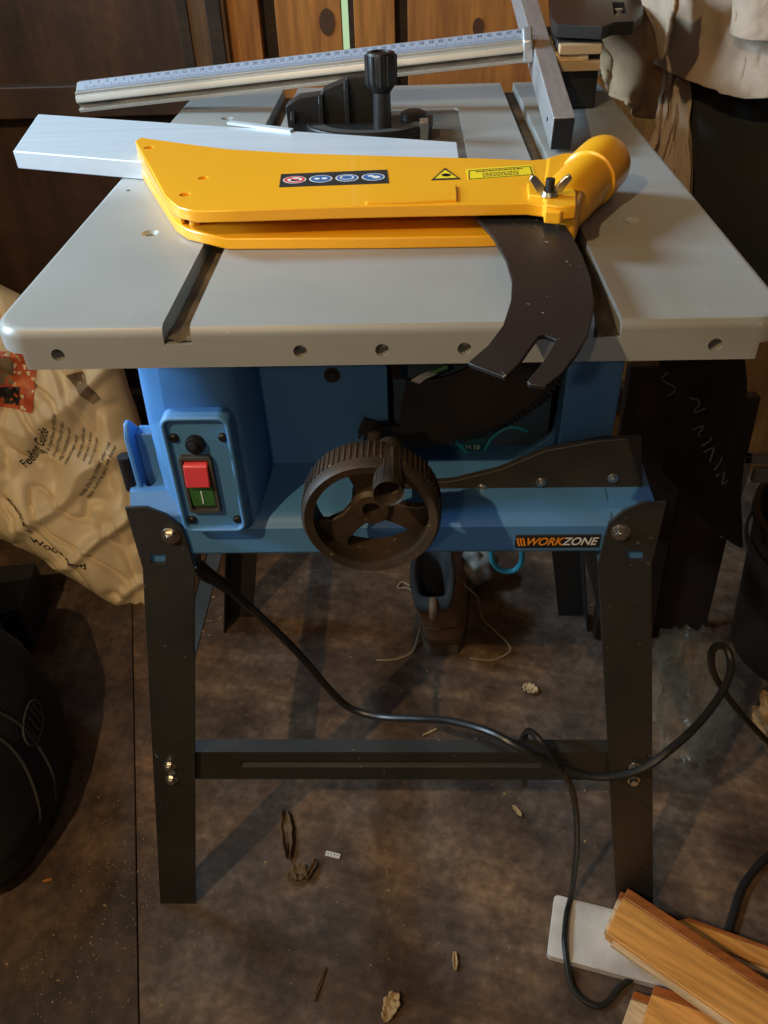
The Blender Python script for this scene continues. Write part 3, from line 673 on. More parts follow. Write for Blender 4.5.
# ------------------------------------------------------------ wide aluminium bar
mb = MB(); bp = [tuple(az(a,b,.8655))[:2] for a,b in ((38,114),(13,151))] ; far = tuple(az(457,142,.8655))[:2]
d_ = (Vector(far)-Vector(bp[0])).normalized(); near = Vector(bp[1])+d_*.425
mb.prism([bp[0],bp[1],(near.x,near.y),far], .8502,.8655)
ab = setprops(mb.build('aluminium_bar', M['alu_sky'], bevel=.0008), 'wide flat aluminium bar lying under the yellow guard with its left end overhanging the table', 'metal bar')
# inner dark hollow at the right end and thin ridge at far edge
mb = MB(); r0 = az(229,123.5,.8655); r1 = az(292,131.8,.8655); nn = Vector((-d_.y,d_.x,0))*.004
mb.loft([[r0-nn,r0+nn,r0+nn+Vector((0,0,.002)),r0-nn+Vector((0,0,.002))],[r1-nn,r1+nn,r1+nn+Vector((0,0,.002)),r1-nn+Vector((0,0,.002))]]); mb.build('edge_strip', M['alu_sky'], ab)
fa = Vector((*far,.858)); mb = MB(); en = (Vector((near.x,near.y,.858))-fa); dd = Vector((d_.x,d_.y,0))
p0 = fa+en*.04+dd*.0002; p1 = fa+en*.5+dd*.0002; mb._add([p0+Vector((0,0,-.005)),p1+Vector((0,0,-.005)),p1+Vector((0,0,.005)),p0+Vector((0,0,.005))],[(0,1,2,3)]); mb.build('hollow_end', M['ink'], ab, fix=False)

# ------------------------------------------------------------ rip fence: tube, scale rail, clamp
rf = thing('rip_fence', (.1,.55,.85), 'aluminium rip fence with long ruler rail and black clamp, across the rear of the table', 'rip fence')
# tube (head) sloping up to the back
a0_ = Vector((.1435,.338,.881)); a1_ = Vector((.1435,.80,.9595)); dv = (a1_-a0_).normalized(); rx = Vector((1,0,0)); uz = rx.cross(dv).normalized()
dv = uz.cross(rx).normalized()
def headp(s,u,w): return a0_+dv*s+rx*u+uz*w
mb = MB(); mb.loft([[headp(s,0,0),headp(s,.0195,0),headp(s,.0195,-.029),headp(s,0,-.029)] for s in (0,.47)])
ht = mb.build('fence_tube', M['alu_sky3'], rf, bevel=.0008)
mb = MB(); mb.loft([[headp(s,.0008,-.0008),headp(s,.0187,-.0008),headp(s,.0187,-.0282),headp(s,.0008,-.0282)] for s in (-.0015,.001)]); mb.build('end_cap', M['blackpl'], ht, bevel=.0005)
hp = headp(.318,.0095,0); mb = MB(); mb.cyl(hp-uz*.001, hp+uz*.0006, .006, n=20); mb.build('tube_hole', M['ink'], ht)
for s_ in (.03,.26): hq = headp(s_,-.0002,-.014); mb = MB(); mb.cyl(hq, hq-rx*.0006, .0018, n=12); mb.build('side_hole', M['ink'], ht)
# rail: extrusion rising to the right, front face towards the camera
L0 = Vector((-.353,.540,.8505)); L1 = Vector((.1405,.500,.896)); rd = (L1-L0).normalized(); ry = Vector((0,0,1)).cross(rd).normalized(); rz = rd.cross(ry).normalized()
def railp(s,y,z): return L0+rd*s+ry*y+rz*z
LEN = (L1-L0).length
def rail(name, prof, m, par, s0=0, s1=LEN, bev=.0003):
    mb = MB(); mb.loft([[railp(s,y,z) for y,z in prof] for s in (s0,s1)]); return mb.build(name, m, par, bevel=bev)
rr = rail('rail', [(0,0),(0,.0035),(.005,.0045),(.005,.0085),(-.0005,.0095),(-.0005,.0115),(.001,.0160),(.003,.0170),(.003,.0200),(.0065,.0205),(.016,.0275),(.024,.0275),(.024,0)], M['alu_sky2'], rf)
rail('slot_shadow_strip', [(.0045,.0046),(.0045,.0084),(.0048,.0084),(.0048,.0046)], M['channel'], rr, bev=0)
tp = rail('scale_tape', [(.0064,.0207),(.0063,.0212),(.0158,.0281),(.0160,.0276)], M['scale'], rr, .002, LEN-.003, bev=0)
mb = MB(); k = 0; s_ = .012
while s_ < LEN-.01:
    ln = .0055 if k%10==0 else (.0042 if k%5==0 else .0028)
    e0 = Vector((.0063,.0213)); dr = (Vector((.0158,.0282))-e0).normalized()
    q0 = e0+dr*.0005; q1 = e0+dr*(.0005+ln)
    mb._add([railp(s_,q0.x,q0.y+.0001),railp(s_+.0004,q0.x,q0.y+.0001),railp(s_+.0004,q1.x,q1.y+.0001),railp(s_,q1.x,q1.y+.0001)],[(0,1,2,3)])
    if k%10==0:
        e1 = e0+dr*.0085
        add_bm(mb, text_bm(str((k//10+1)), .0056), lambda v,e1=e1,s_=s_: railp(s_+v.x+.0045, (e1+dr*(v.y)).x-.0001, (e1+dr*(v.y)).y+.0001))
    s_ += .001*1.0*2; k += 2
mb.build('scale_marks', M['scaleink'], tp, fix=False)
# joint, clamp body and plate
mb = MB(); mb.loft([[railp(s,y,z) for y,z in ((-.001,-.001),(.022,-.001),(.022,.029),(.014,.030),(-.001,.020))] for s in (LEN-.007,LEN+.003)]); mb.build('rail_bracket', M['alu_sky3'], rf, bevel=.002)
mb = MB(); mb.loft([[headp(s,.0196,-.004),headp(s,.055,-.004),headp(s,.055,-.016),headp(s,.0196,-.016)] for s in (.155,.21)]); mb.build('wood_packer', M['hardedge'], rf, bevel=.001)
pz = .917
pl_ = [tuple(az(a,b,pz+.012))[:2] for a,b in ((549,-12),(552,18),(557,24),(603,26),(614,22),(634,21),(643,14),(645,-4),(640,-14),(552,-30))]
mb = MB(); mb.prism(pl_, pz, pz+.012); cp = mb.build('clamp_plate', M['blackpl'], rf, bevel=.001)
cut(cp, MB().prism([tuple(az(a,b,pz+.012))[:2] for a,b in ((612,2),(624,2),(627,14),(614,15))], pz+.005, pz+.02))
sp = az(619,9,pz+.01); hexbolt('clamp_screw', (sp.x,sp.y,pz+.005), (0,0,1), .0055, cp)
mb = MB(); mb.box((.166,.50,.8505),(.212,.585,.915)); 
mb.build('clamp_body', M['blackpl'], rf, bevel=.002)
for z_ in (.893,.908): mb = MB(); mb.box((.168,.488,z_-.0045),(.210,.502,z_+.0045)); mb.build('packing_strip', M['chip'], rf, bevel=.0006)

# ------------------------------------------------------------ mitre gauge
mg = thing('mitre_gauge', (-.02,.42,.85), 'black plastic mitre gauge with a tall fluted clamping knob, between the aluminium bar and rail', 'mitre gauge')
mb = MB(); bc = (-.022,.402)
half = [(bc[0]+.060*math.cos(PI+PI*k/24*1.0+.25), bc[1]+.045*math.sin(PI+PI*k/24+.25)) for k in range(25)]
half = [(-.085,.445),(-.088,.425)] + [(-.024+.062*math.cos(math.radians(a)), .425+.048*math.sin(math.radians(a))) for a in range(190,365,8)] + [(.040,.445)]
mb.prism(half, .851,.8615); mb.build('protractor_base', M['blackpl'], mg, bevel=.0015)
mb = MB()
for i in range(24):
    a,b = math.radians(200+i*6.2), math.radians(200+(i+1)*6.2)
    v = [(-.024+r*math.cos(t), .425+r*.78*math.sin(t), .8620) for r,t in ((.046,a),(.060,a),(.060,b),(.046,b))]; mb._add(v,[(0,1,2,3)])
mb.build('degree_scale', M['grey'], mg, fix=False)
# upright face with slanting ends
mb = MB(); 
fc = [(-.105,.850),(-.106,.876),(-.092,.884),(-.070,.886),(-.068,.890),(-.046,.8975),(-.044,.900),(-.024,.900),(-.012,.878),(-.004,.862),(.036,.860),(.036,.850)]
fc = [(x, z) for x,z in fc]
mb.prism(fc, .428, .446, axis='y'); mb.build('fence_face', M['blackpl'], mg, bevel=.001)
for x in (-.0985,-.0700,-.0445):
    mb = MB(); zt = .872 if x < -.09 else (.886 if x < -.06 else .898)
    mb.prism([(.430,.861),(.418,.861),(.417,zt-.006),(.424,zt),(.430,zt)], x-.0022, x+.0022, axis='x'); mb.build('rib', M['blackpl'], mg, bevel=.0006)
KX,KY = -.010,.402
mb = MB(); mb.cyl((KX,KY,.861),(KX,KY,.897),.0088,.0082,n=24); mb.build('knob_shaft', M['blackpl'], mg)
mb = MB(); mb.lathe([(0,.892),(.0085,.892),(.0135,.8985),(.0140,.905),(.0140,.9225),(.0125,.9255),(.0090,.9262),(.0085,.9245),(0,.9240)],(KX,KY,0),(0,0,1),n=40)
for k in range(12):
    a = 2*PI*k/12; mb.cyl((KX+.0136*math.cos(a),KY+.0136*math.sin(a),.899),(KX+.0136*math.cos(a),KY+.0136*math.sin(a),.9235),.0016,n=8)
mb.build('knob', M['blackpl'], mg)
mb = MB(); mb.box((.026,.395,.8505),(.034,.412,.866)); mb.build('pointer_bracket', M['chrome'], mg, bevel=.0004)
mb = MB(); mb.lathe([(.013,0),(.013,.006),(.009,.008),(0,.008)],(.020,.43,.861),(0,0,1),n=24); mb.build('pivot_boss', M['blackpl'], mg)

# ------------------------------------------------------------ big tan feed bag leaning at the left
PN = Vector((.12,-.88,.46)).normalized(); PP = Vector((-.41,.62,.0))
def onp(px, py, h=0):
    d = ray(px,py); return CAM + d*((PP-CAM).dot(PN)/d.dot(PN)) + PN*h
cBR, cBL, cTR, cTL = onp(182,644), onp(-75,508), onp(112,322), onp(-120,250)
def bagp(u, v, side=1):           # u: right to left, v: bottom to top of the leaning front face
    e = max((1-abs(2*u-1)**5)*(1-abs(2*v-1)**5),0)**.5
    uu = u + .02*math.sin(v*9); vv = v + .015*math.sin(u*11+1)
    p = (cBR*(1-uu)+cBL*uu)*(1-vv) + (cTR*(1-uu)+cTL*uu)*vv
    w = .5*nz((u*2.6,v*3.6,side*2.)) + .3*nz((u*7+v*5,v*3-u*4,5.))
    cr = max(0,1-abs(nz((u*3.2+v*4.6,v*1.2-u*1.5,9.)))*5)
    cr2 = max(0,1-abs(nz((u*6.2-v*4.6,v*5.2+u*3.5,3.)))*6)
    return p + PN*(side*.075*e + (w*.034+cr*.016-cr2*.010)*(.25+e) - .045)
mb = MB(); mb.grid(110,130,lambda u,v: bagp(u,v,1)); mb.grid(60,70,lambda u,v: bagp(1-u,v,-1))
bag = setprops(mb.build('feed_bag', M['bag'], origin=(-.5,.6,0), ang=80, fix=False), 'large crumpled tan feed bag printed with a feeding guide, left behind the saw', 'bag')
def baginv(px, py):
    """u, v of the bag face under a picture point (used to place the printing on the bag)"""
    u, v = .3, .3
    q = onp(px, py, .03)
    for _ in range(40):
        f = lambda a,b: (cBR*(1-a)+cBL*a)*(1-b) + (cTR*(1-a)+cTL*a)*b
        r = q-f(u,v); e1 = (f(u+.01,v)-f(u,v))*100; e2 = (f(u,v+.01)-f(u,v))*100
        g11,g12,g22 = e1.dot(e1),e1.dot(e2),e2.dot(e2); b1,b2 = e1.dot(r),e2.dot(r); det = g11*g22-g12*g12
        u += (b1*g22-b2*g12)/det; v += (b2*g11-b1*g12)/det
    return Vector((min(max(u-.02*math.sin(v*9),.004),.996), min(max(v-.015*math.sin(u*11+1),.004),.996)))
def bagtext(mb, txt, p0, p1, h, shear=0, bold=0):
    """print txt along the line p0-p1 (bottom line of the letters) with letter height h in v units"""
    a, b = baginv(*p0), baginv(*p1); bm = text_bm(txt, 1.0, shear=shear, bold=bold)
    if not len(bm.verts): bm.free(); return
    bmesh.ops.triangulate(bm, faces=bm.faces); bmesh.ops.subdivide_edges(bm, edges=[e for e in bm.edges if e.calc_length()>.35], cuts=1)
    xs = [v.co.x for v in bm.verts]; x0, x1 = min(xs), max(xs); d = b-a; ln = d.length
    W0 = (cBL-cBR).length; H0 = (cTR-cBR).length
    D3 = Vector((d.x*W0, d.y*H0)); N3 = Vector((D3.y,-D3.x)).normalized(); N3 = Vector((N3.x/W0, N3.y/H0))
    add_bm(mb, bm, lambda v: (lambda q: bagp(q.x,q.y,1)+PN*.0016)(a + d*((v.x if False else v[0])-x0)/(x1-x0) + N3*h*v[1]))
mb = MB()
bagtext(mb, 'Feeding Guide', (30,463), (52,427), .020, bold=.01)
random.seed(3)
for k in range(4):
    bagtext(mb, ('It is important to adjust','amount of food for your','dog in accordance with','its needs and weight each day')[k], (49+k*7,452+k*3), (64+k*5.5,412+k*7), .010)
for k in range(3):
    bagtext(mb, ('Always make sure fresh clean','drinking water is there and','store in a cool dry place')[k], (83+k*6,454+k*3), (87+k*6,426+k*5), .010)
bagtext(mb, 'keep the bag closed after use', (84,492), (112,440), .011)
bagtext(mb, 'best before end see base', (90,495), (118,444), .010)
mb.build('feeding_print', M['ink'], bag, fix=False); mb = MB()
bagtext(mb, 'SIXKS', (14,494), (36,520), .020, shear=.3, bold=.012)
bagtext(mb, 'z', (34,523), (39,529), .012, bold=.01)
mb.build('lower_print', M['ink'], bag, fix=False); mb = MB()
bagtext(mb, 'Wood', (37,535), (68,552), .018, shear=.3, bold=.012)
bagtext(mb, 'ood', (69,554), (92,563), .018, shear=.2, bold=.012)
mb.build('edge_print', M['ink'], bag, fix=False)
# printed picture panel at the top of the bag
mb = MB(); 
def patch(mb, pl, h=.0012, nu=10, nv=10):
    q = [baginv(*p) for p in pl]
    mb.grid(nu,nv,lambda s,t: (lambda w: bagp(w.x,w.y,1)+PN*h)((q[0]*(1-s)+q[1]*s)*(1-t)+(q[3]*(1-s)+q[2]*s)*t))
patch(mb, [(-5,405),(40,412),(45,350),(-5,350)], .002); mb.build('picture_print', M['bagorange'], bag, fix=False)
mb = MB(); patch(mb, [(-5,402),(26,405),(28,386),(-5,388)], .0035); mb.build('black_panel_print', M['ink'], bag, fix=False)
mb = MB(); patch(mb, [(-5,386),(20,383),(22,356),(-5,360)], .0035); mb.build('picture_gold_print', M['bagdark'], bag, fix=False)
mb = MB(); patch(mb, [(70,376),(96,404),(104,398),(84,372)], .0012, 24, 14)
mb.build('foil_print', M['bagdark'], bag, fix=False)

# ------------------------------------------------------------ things on the floor at the left
mb = MB(); q = [(-.60,.50),(-.52,.52),(-.55,.62),(-.66,.60)]
p_ = [az(a,b,0) for a,b in ((40,655),(96,560),(30,540),(-60,600))]
mb.prism([(-.700,.478),(-.645,.505),(-.655,.62),(-.82,.60)], 0, .10); setprops(mb.build('box_shade', M['boxdark'], bevel=.003), 'black box on the floor under the tan feed bag, partly standing in for shadow', 'box')  # its black partly stands for the shadow beneath the bag
a_ = az(27,622,0.17)
mb = MB(); mb.prism([(-.655,.462),(-.659,.470),(-.86,.400),(-.856,.392)], 0, .24); setprops(mb.build('grey_board', M['grey'], bevel=.001), 'dusty grey board standing upright at the left edge, in front of the black box', 'board')
# big black padded bag with an oval ribbed patch
bb = thing('black_backpack', (-.60,.24,0), 'black padded bag with a ribbed oval patch slumped on the floor at the lower left', 'bag')
def bbp(u, v):    # v 0 bottom .. 1 top; u around
    a = 2*PI*u
    prof = [(0,.55),(.06,.93),(.2,1.0),(.45,.93),(.65,.78),(.85,.60),(.96,.40),(1,.0)]
    for i in range(len(prof)-1):
        if prof[i][0] <= v <= prof[i+1][0]:
            t = (v-prof[i][0])/(prof[i+1][0]-prof[i][0]); r = prof[i][1]*(1-t)+prof[i+1][1]*t; break
    x = math.copysign(abs(math.cos(a))**.8, math.cos(a)); y = math.copysign(abs(math.sin(a))**.8, math.sin(a))
    w = 1+.05*nz((math.cos(a)*1.5,math.sin(a)*1.5,v*4))
    p = Vector((x*.15*r*w, y*.185*r*w, v*.42)); p.x += -.05*v; p.y += .02*v
    return Vector((-.625,.205,0)) + Matrix.Rotation(.15,3,'Z') @ p
mb = MB(); mb.grid(64,40,bbp); bmesh.ops.remove_doubles(mb.bm, verts=mb.bm.verts, dist=.0008); mb.build('bag_body', M['blackcloth'], bb, ang=80)
def bnorm(u,v):
    a = bbp(u+.004,v)-bbp(u-.004,v); b = bbp(u,v+.004)-bbp(u,v-.004); n = a.cross(b).normalized(); return n
def bring(cu, cv, ru, rv, r, m, name, a0=0, a1=1):
    mb = MB(); mb.tube([bbp(cu+ru*math.cos(2*PI*t), cv+rv*math.sin(2*PI*t))+bnorm(cu+ru*math.cos(2*PI*t), cv+rv*math.sin(2*PI*t))*.002 for t in [a0+(a1-a0)*k/26 for k in range(27)]], r, n=8, sm=2); return mb.build(name, m, bb)
pip = mat('worn black piping', (.06,.055,.05), rough=.6)
def bfind(px, py):
    best = None
    for i in range(120):
        for j in range(8,80):
            p = bbp(i/120,j/90); d = p-CAM; z = d.dot(fw); e = (384+FPX*d.dot(rt)/z-px)**2+(512-FPX*d.dot(up)/z-py)**2
            if bnorm(i/120,j/90).dot(d) > 0: e += 0
            if d.length > 1.3: e += 1e5*(d.length-1.3)
            e += d.length*200
            if best is None or e < best[0]: best = (e,i/120,j/90)
    return best[1:]
PU, PV = bfind(32,722)
bring(PU,PV,.020,.050,.0016,pip,'patch_ring')
for k in range(-2,3):
    cu = PU+k*.0062; mb = MB(); hh = .040*math.sqrt(1-(k/3.4)**2); mb.tube([bbp(cu,PV+hh*t)+bnorm(cu,PV)*.001 for t in (-1,-.5,0,.5,1)], .0017, n=8); mb.build('patch_rib', pip, bb)
mb = MB(); mb.tube([bbp(.93+.03*math.sin(t*3),.15+.5*t)+bnorm(.93,.15+.5*t)*.001 for t in [k/12 for k in range(13)]], .0020, n=8); mb.build('seam_piping', pip, bb)
mb = MB(); mb.tube([bbp(.97+.02*math.sin(t*3),.1+.5*t)+bnorm(.97,.1+.5*t)*.001 for t in [k/12 for k in range(13)]], .0020, n=8); mb.build('seam_piping', pip, bb)

# ------------------------------------------------------------ work boot seen from behind
bt = thing('work_boot', (.068,.60,0), 'worn brown leather work boot with loose laces on the floor under the saw', 'boot')
BX, BY = .066, .487
def foot(z, xs, y0, y1, heelw, toew, n=32):
    out = []
    for i in range(n):
        a = 2*PI*i/n; t = (1-math.cos(a))/2   # t 0 heel .. 1 toe
        w = heelw*(1-t)+toew*t; w *= abs(math.sin(a))**.36 if 0<a<2*PI else 0
        out.append(Vector((BX+xs+math.copysign(w, math.sin(a)), y0+(y1-y0)*t, z)))
    return out
mb = MB(); mb.loft([foot(z,0,BY-g,BY+.285,w,w*1.25) for z,w,g in ((0,.040,.0),(.010,.042,.002),(.028,.042,.002),(.030,.041,.0))]); mb.build('sole', M['sole'], bt, bevel=.001)
mb = MB(); mb.loft([foot(z,0,BY-g,BY+.285,w,w*1.2) for z,w,g in ((.034,.0425,.003),(.037,.0435,.0035),(.040,.0425,.003))]); mb.build('sole_rib', M['sole'], bt)
rg = []
for z,y0,y1,w,tw,xs in ((.028,.0,.28,.040,.045,0),(.045,-.001,.275,.0405,.044,0),(.060,.001,.22,.040,.038,-.002),(.074,.002,.17,.039,.036,-.005),(.088,.002,.135,.038,.034,-.009),(.098,.001,.125,.0375,.034,-.012),(.108,-.001,.122,.037,.034,-.015),(.116,-.004,.122,.0365,.034,-.018)):
    r = foot(z,xs,BY+y0,BY+y1,w,tw)
    rg.append([Vector((p.x + .002*nz((p.x*30,p.y*30,z*30)), p.y, p.z + .045*max(0,(p.y-BY)/.11)*max(0,(z-.06)/.056))) for p in r])
mb = MB(); mb.loft(rg, cap=False); mb.build('boot_upper', M['leather'], bt, ang=70, solid=.004, fix=False)
topr = rg[-1]; cc_ = sum(topr, Vector())/len(topr)
mb = MB(); rr_ = []
for s_,dz in ((1.02,-.004),(1.05,.003),(.98,.008),(.84,.009),(.70,.003),(.62,-.02),(.58,-.06),(.3,-.075)):
    rr_.append([cc_+(p-cc_)*s_+Vector((0,0,dz)) for p in topr])
mb.loft(rr_, cap=False); mb.build('padded_collar', M['lining'], bt, ang=70, fix=False)
mb = MB(); mb.tube([(BX-.017,BY-.003,.092),(BX-.018,BY-.010,.106),(BX-.018,BY-.006,.122),(BX-.018,BY+.008,.126)], .0075, n=10); mb.build('pull_tab', M['leather'], bt)
mb = MB(); mb.tube([foot(.068,-.004,BY-.0005,BY+.19,.041,.038)[i]+Vector((0,-.0015,0)) for i in list(range(26,32))+list(range(0,7))], .0014, n=6, sm=2); mb.build('stitched_seam', M['sole'], bt)
for pts in ([(.030,.52,.06),(.022,.515,.012)]+[tuple(az(a,b,.003)) for a,b in ((412,652),(400,658),(388,660),(376,660))],
            [(.10,.56,.10),(.125,.57,.06)]+[tuple(az(a,b,.003)) for a,b in ((478,600),(482,618),(494,630),(509,645),(508,653),(492,660),(470,658))],
            [(.015,.60,.04)]+[tuple(az(a,b,.003)) for a,b in ((408,588),(398,588),(402,582),(410,586))]):
    mb = MB(); mb.tube(pts, .0020, n=8); mb.build('lace', M['lace'], bt)
# rag behind the boot
RG = az(477,572,.02)
mb = MB()
def rag(u,v):
    a,b = 2*PI*u, PI*v; r = .045*(1+.35*nz((math.cos(a)*math.sin(b)*2,math.sin(a)*math.sin(b)*2,math.cos(b)*2)))
    return Vector((RG.x+r*math.cos(a)*math.sin(b)*.8, RG.y+r*math.sin(a)*math.sin(b)*.7, max(.0,.035+r*.8*math.cos(b))))
mb.grid(40,24,rag); bmesh.ops.remove_doubles(mb.bm, verts=mb.bm.verts, dist=.0008)
setprops(mb.build('rag', mat('grey splotched rag',(.40,.40,.38),(.03,.03,.03),rough=.9,scale=25), ang=80), 'crumpled grey and black splotched rag on the floor, right beside the work boot', 'rag')

# ------------------------------------------------------------ oak strips and white board at the lower right
mb = MB(); w0,w1 = az(548,891,.012), az(547,955,.012); dr = Vector((1,-.26,0)).normalized()
e0 = w0+dr*.50; e1 = w1+dr*.50
mb.prism(rrect(0,0,.50,(w0-w1).length-.002,.006), 0,.012, T=Matrix.Translation(Vector((w1.x,w1.y,0))) @ Matrix.Rotation(math.atan2(dr.y,dr.x),4,'Z'))
setprops(mb.build('white_board', M['board'], bevel=.001), 'dirty white board with rounded corners flat on the floor beneath the oak strips', 'board')
def strip(name, l0, l1, pxdir, ln, z0, z1, m, label, edge=None, yawfix=None):
    """strip whose left end runs from pixel l0 (far corner) to l1 (near corner) at height z1"""
    A, B = az(*l0, z1), az(*l1, z1); d = (az(*pxdir, z1)-A); d.z = 0; d.normalize(); n = Vector((-d.y,d.x,0)); 
    if n.dot(A-B) < 0: n = -n
    w = abs((A-B).dot(n)); T = Matrix(((d.x,n.x,0,0),(d.y,n.y,0,0),(0,0,1,0),(0,0,0,1)))
    sk_ = (A-B).dot(d)
    root = thing(name, (B.x+d.x*.1,B.y+d.y*.1,0), label, 'wood strip', 'oak flooring strips')
    root.location.z = z0
    T = Matrix.Translation((B.x,B.y,0)) @ T
    mb = MB(T); ew = w*.22
    mb.prism([(0,0),(ln,0),(ln,w-ew),(sk_*.8,w-ew)], z0, z1); mb.build('varnished_face', m, root, bevel=.0012)
    mb = MB(T); mb.prism([(z0,0),(z1,0),(z1,0)], 0,0) if False else None
    mb.prism([(sk_*.8,w-ew+.0002),(ln,w-ew+.0002),(ln,w),(sk_,w)], z0, z1-.0006); mb.build('red_brown_edge', M['redoak'], root, bevel=.0015, label='red brown bevelled long edge')
    mb = MB(T); mb.box((.01,-.006,z0+.005),(ln,0,z0+.010)); mb.build('tongue', M['hardedge'], root)
    return root
strip('oak_strip', (690,917),(655,925),(768,945),.40,.0125,.029,M['hard'],'short visible oak strip running to the right edge, beneath the topmost long oak strip')
strip('oak_strip', (621,890),(605,929),(768,981),.42,.0295,.046,M['hardedge'],'pale raw oak strip whose blunt end pokes out left under the topmost strip')
strip('oak_strip', (628,887),(606,933),(768,979),.45,.0465,.062,M['hard'],'longest varnished oak strip, topmost, slanting down to the right corner')
strip('oak_strip', (634,990),(620,1030),(768,1035),.40,.0,.0135,M['hardedge'],'pale blunt ended oak strip at the bottom edge, lower of the front pair')
strip('oak_strip', (655,984),(640,1030),(768,1022),.40,.014,.028,M['hard'],'varnished oak strip at the bottom edge, lying on the pale strip in front')

# ------------------------------------------------------------ litter on the floor
def scrap(name, px, py, ln, w, ang, m, label, cat, group=None, h=.006, th=.0012, seed=0):
    p = az(px,py,0); T = Matrix.Translation(p) @ Matrix.Rotation(ang,4,'Z'); mb = MB(T)
    def f(u,v): 
        x = (u-.5)*ln; ww = w*math.sin(PI*min(max(u,.06),.94))**.5*(1+.3*nz((u*6,seed,1))); 
        return Vector((x+.1*w*nz((v*5,seed,u)), (v-.5)*ww, .0012+h*abs(nz((u*4+seed,v*3,seed)))+h*.6*(v-.5)**2*4))
    mb.grid(16,8,f); o = mb.build(name, m, solid=th, ang=60, fix=False)
    return setprops(o, label, cat, group)
scrap('dry_leaf',287,836,.075,.016,1.75,M['leaf'],'long dry curled brown leaf strip on the floor behind the two lower leaf scraps','leaf','dry leaf scraps',h=.014,seed=1)
scrap('dry_leaf',298,876,.028,.022,.4,M['leaf'],'small crumpled brown leaf scrap on the floor, left of its thin curved neighbour','leaf','dry leaf scraps',h=.012,seed=2)
scrap('dry_leaf',312,872,.030,.006,1.2,M['leaf'],'thin curved leaf sliver on the floor just below the white stub','leaf','dry leaf scraps',h=.012,seed=3)
mb = MB(Matrix.Translation(az(333,855.5,0)) @ Matrix.Rotation(-.25,4,'Z')); mb.box((-.0105,-.0035,0),(.0105,.0035,.003)); st_ = setprops(mb.build('paper_stub', M['white'], bevel=.0006), 'small white stub with dark dots on the floor right of the leaf scraps', 'stub')
mb = MB(Matrix.Translation(az(333,855.5,0)) @ Matrix.Rotation(-.25,4,'Z'))
for k in range(4): mb.box((-.0075+k*.0045,-.0008,.0029),(-.006+k*.0045,.0008,.0033))
mb.build('dark_dots', M['leaf'], st_)
scrap('wood_chip',530,691,.026,.018,-.5,M['chip'],'broad pale wood chip on the floor behind the crossbar, right of the boot','wood chip','wood chips',h=.008,th=.002,seed=4)
scrap('wood_chip',517,812,.020,.006,-1.0,M['chip'],'slim pale wood chip on the floor in front of the crossbar, above the white board','wood chip','wood chips',h=.004,seed=5)
scrap('wood_chip',455,962,.022,.006,1.6,M['chip'],'narrow upright wood chip near the bottom edge, left of the white board','wood chip','wood chips',h=.005,seed=6)
scrap('wood_chip',391,1008,.034,.018,1.2,M['chip'],'large pointed tan wood chip at the very bottom edge of the floor','wood chip','wood chips',h=.01,th=.002,seed=7)
scrap('wood_chip',48,881,.013,.004,.3,M['orange'] if False else M['pine'],'tiny orange wood sliver on the floor beside the black bag','wood chip','wood chips',h=.002,seed=8)
scrap('wood_chip',430,733,.026,.003,.5,M['chip'],'thin straw coloured splinter on the floor just behind the crossbar','wood chip','wood chips',h=.003,seed=9)
scrap('wood_chip',320,985,.040,.003,1.3,M['leaf'],'thin dark curved twig on the floor near the bottom edge','twig','wood chips',h=.004,seed=10)
random.seed(11); mb = MB()
def fleck(p, r):
    if p.x > .15 and p.y < .10 or (p.x < -.45 and .0 < p.y) or (-.01 < p.x < .15 and p.y > .47) or (abs(p.x)>.26 and abs(p.x)<.33 and (.04<p.y<.12 or .52<p.y<.60)): return
    a = random.uniform(0,6.28); v = [p+Vector((math.cos(a+k*2.1)*r*random.uniform(.5,1.3), math.sin(a+k*2.1)*r*random.uniform(.5,1.3),.0003)) for k in range(3)]+[p+Vector((0,0,r*.6+.0004))]
    mb._add(v,[(0,1,2),(0,1,3),(1,2,3),(2,0,3)])
for k in range(520):
    x,y = random.uniform(-.55,.55), random.uniform(-.12,.75); fleck(Vector((x,y,0)), random.uniform(.0006,.0014) if random.random()<.85 else random.uniform(.0015,.0030))
for k in range(420):
    x,y = random.gauss(-.42,.07), random.gauss(.06,.10); fleck(Vector((x,y,0)), random.uniform(.0006,.0017))
for k in range(90):
    x,y = random.gauss(-.30,.04), random.gauss(.60,.04); fleck(Vector((x,y,0)), random.uniform(.0012,.004))
setprops(mb.build('sawdust', M['chip'], origin=(0,.2,0), smooth_=False), 'pale sawdust flecks scattered over the dirty plywood floor', 'sawdust', kind='stuff')

# ------------------------------------------------------------ clutter at the right
def cloth(name, pts_rows, m, label, cat, parent=None, nu=60, nv=60, amp=.012, fs=(5,3), th=.004, seed=0, group=None, fold=0):
    """soft sheet through a control net of world points (rows bottom to top)"""
    rows = [smooth(r, 12) for r in pts_rows]
    def samp(l, t): x = t*(len(l)-1); i = min(int(x),len(l)-2); return l[i].lerp(l[i+1], x-i)
    def f(u,v):
        col_ = smooth([samp(r,u) for r in rows], 4); p = samp(col_, v)
        w = nz((u*fs[0]+seed,v*fs[1],seed))+.4*nz((u*fs[0]*3,v*fs[1]*2.4,seed+3)); 
        return p + Vector((.25,-.9,.25))*(amp*w + fold*math.sin(u*16+2*nz((v*2,seed,0))))
    mb = MB(); mb.grid(nu,nv,f); o = mb.build(name, m, parent, ang=80, fix=False, solid=th)
    if parent is None: setprops(o, label, cat, group)
    return o
def rw(y, *pts): return [ay(a,b,y if not isinstance(y,(list,tuple)) else y[i]) for i,(a,b) in enumerate(pts)]
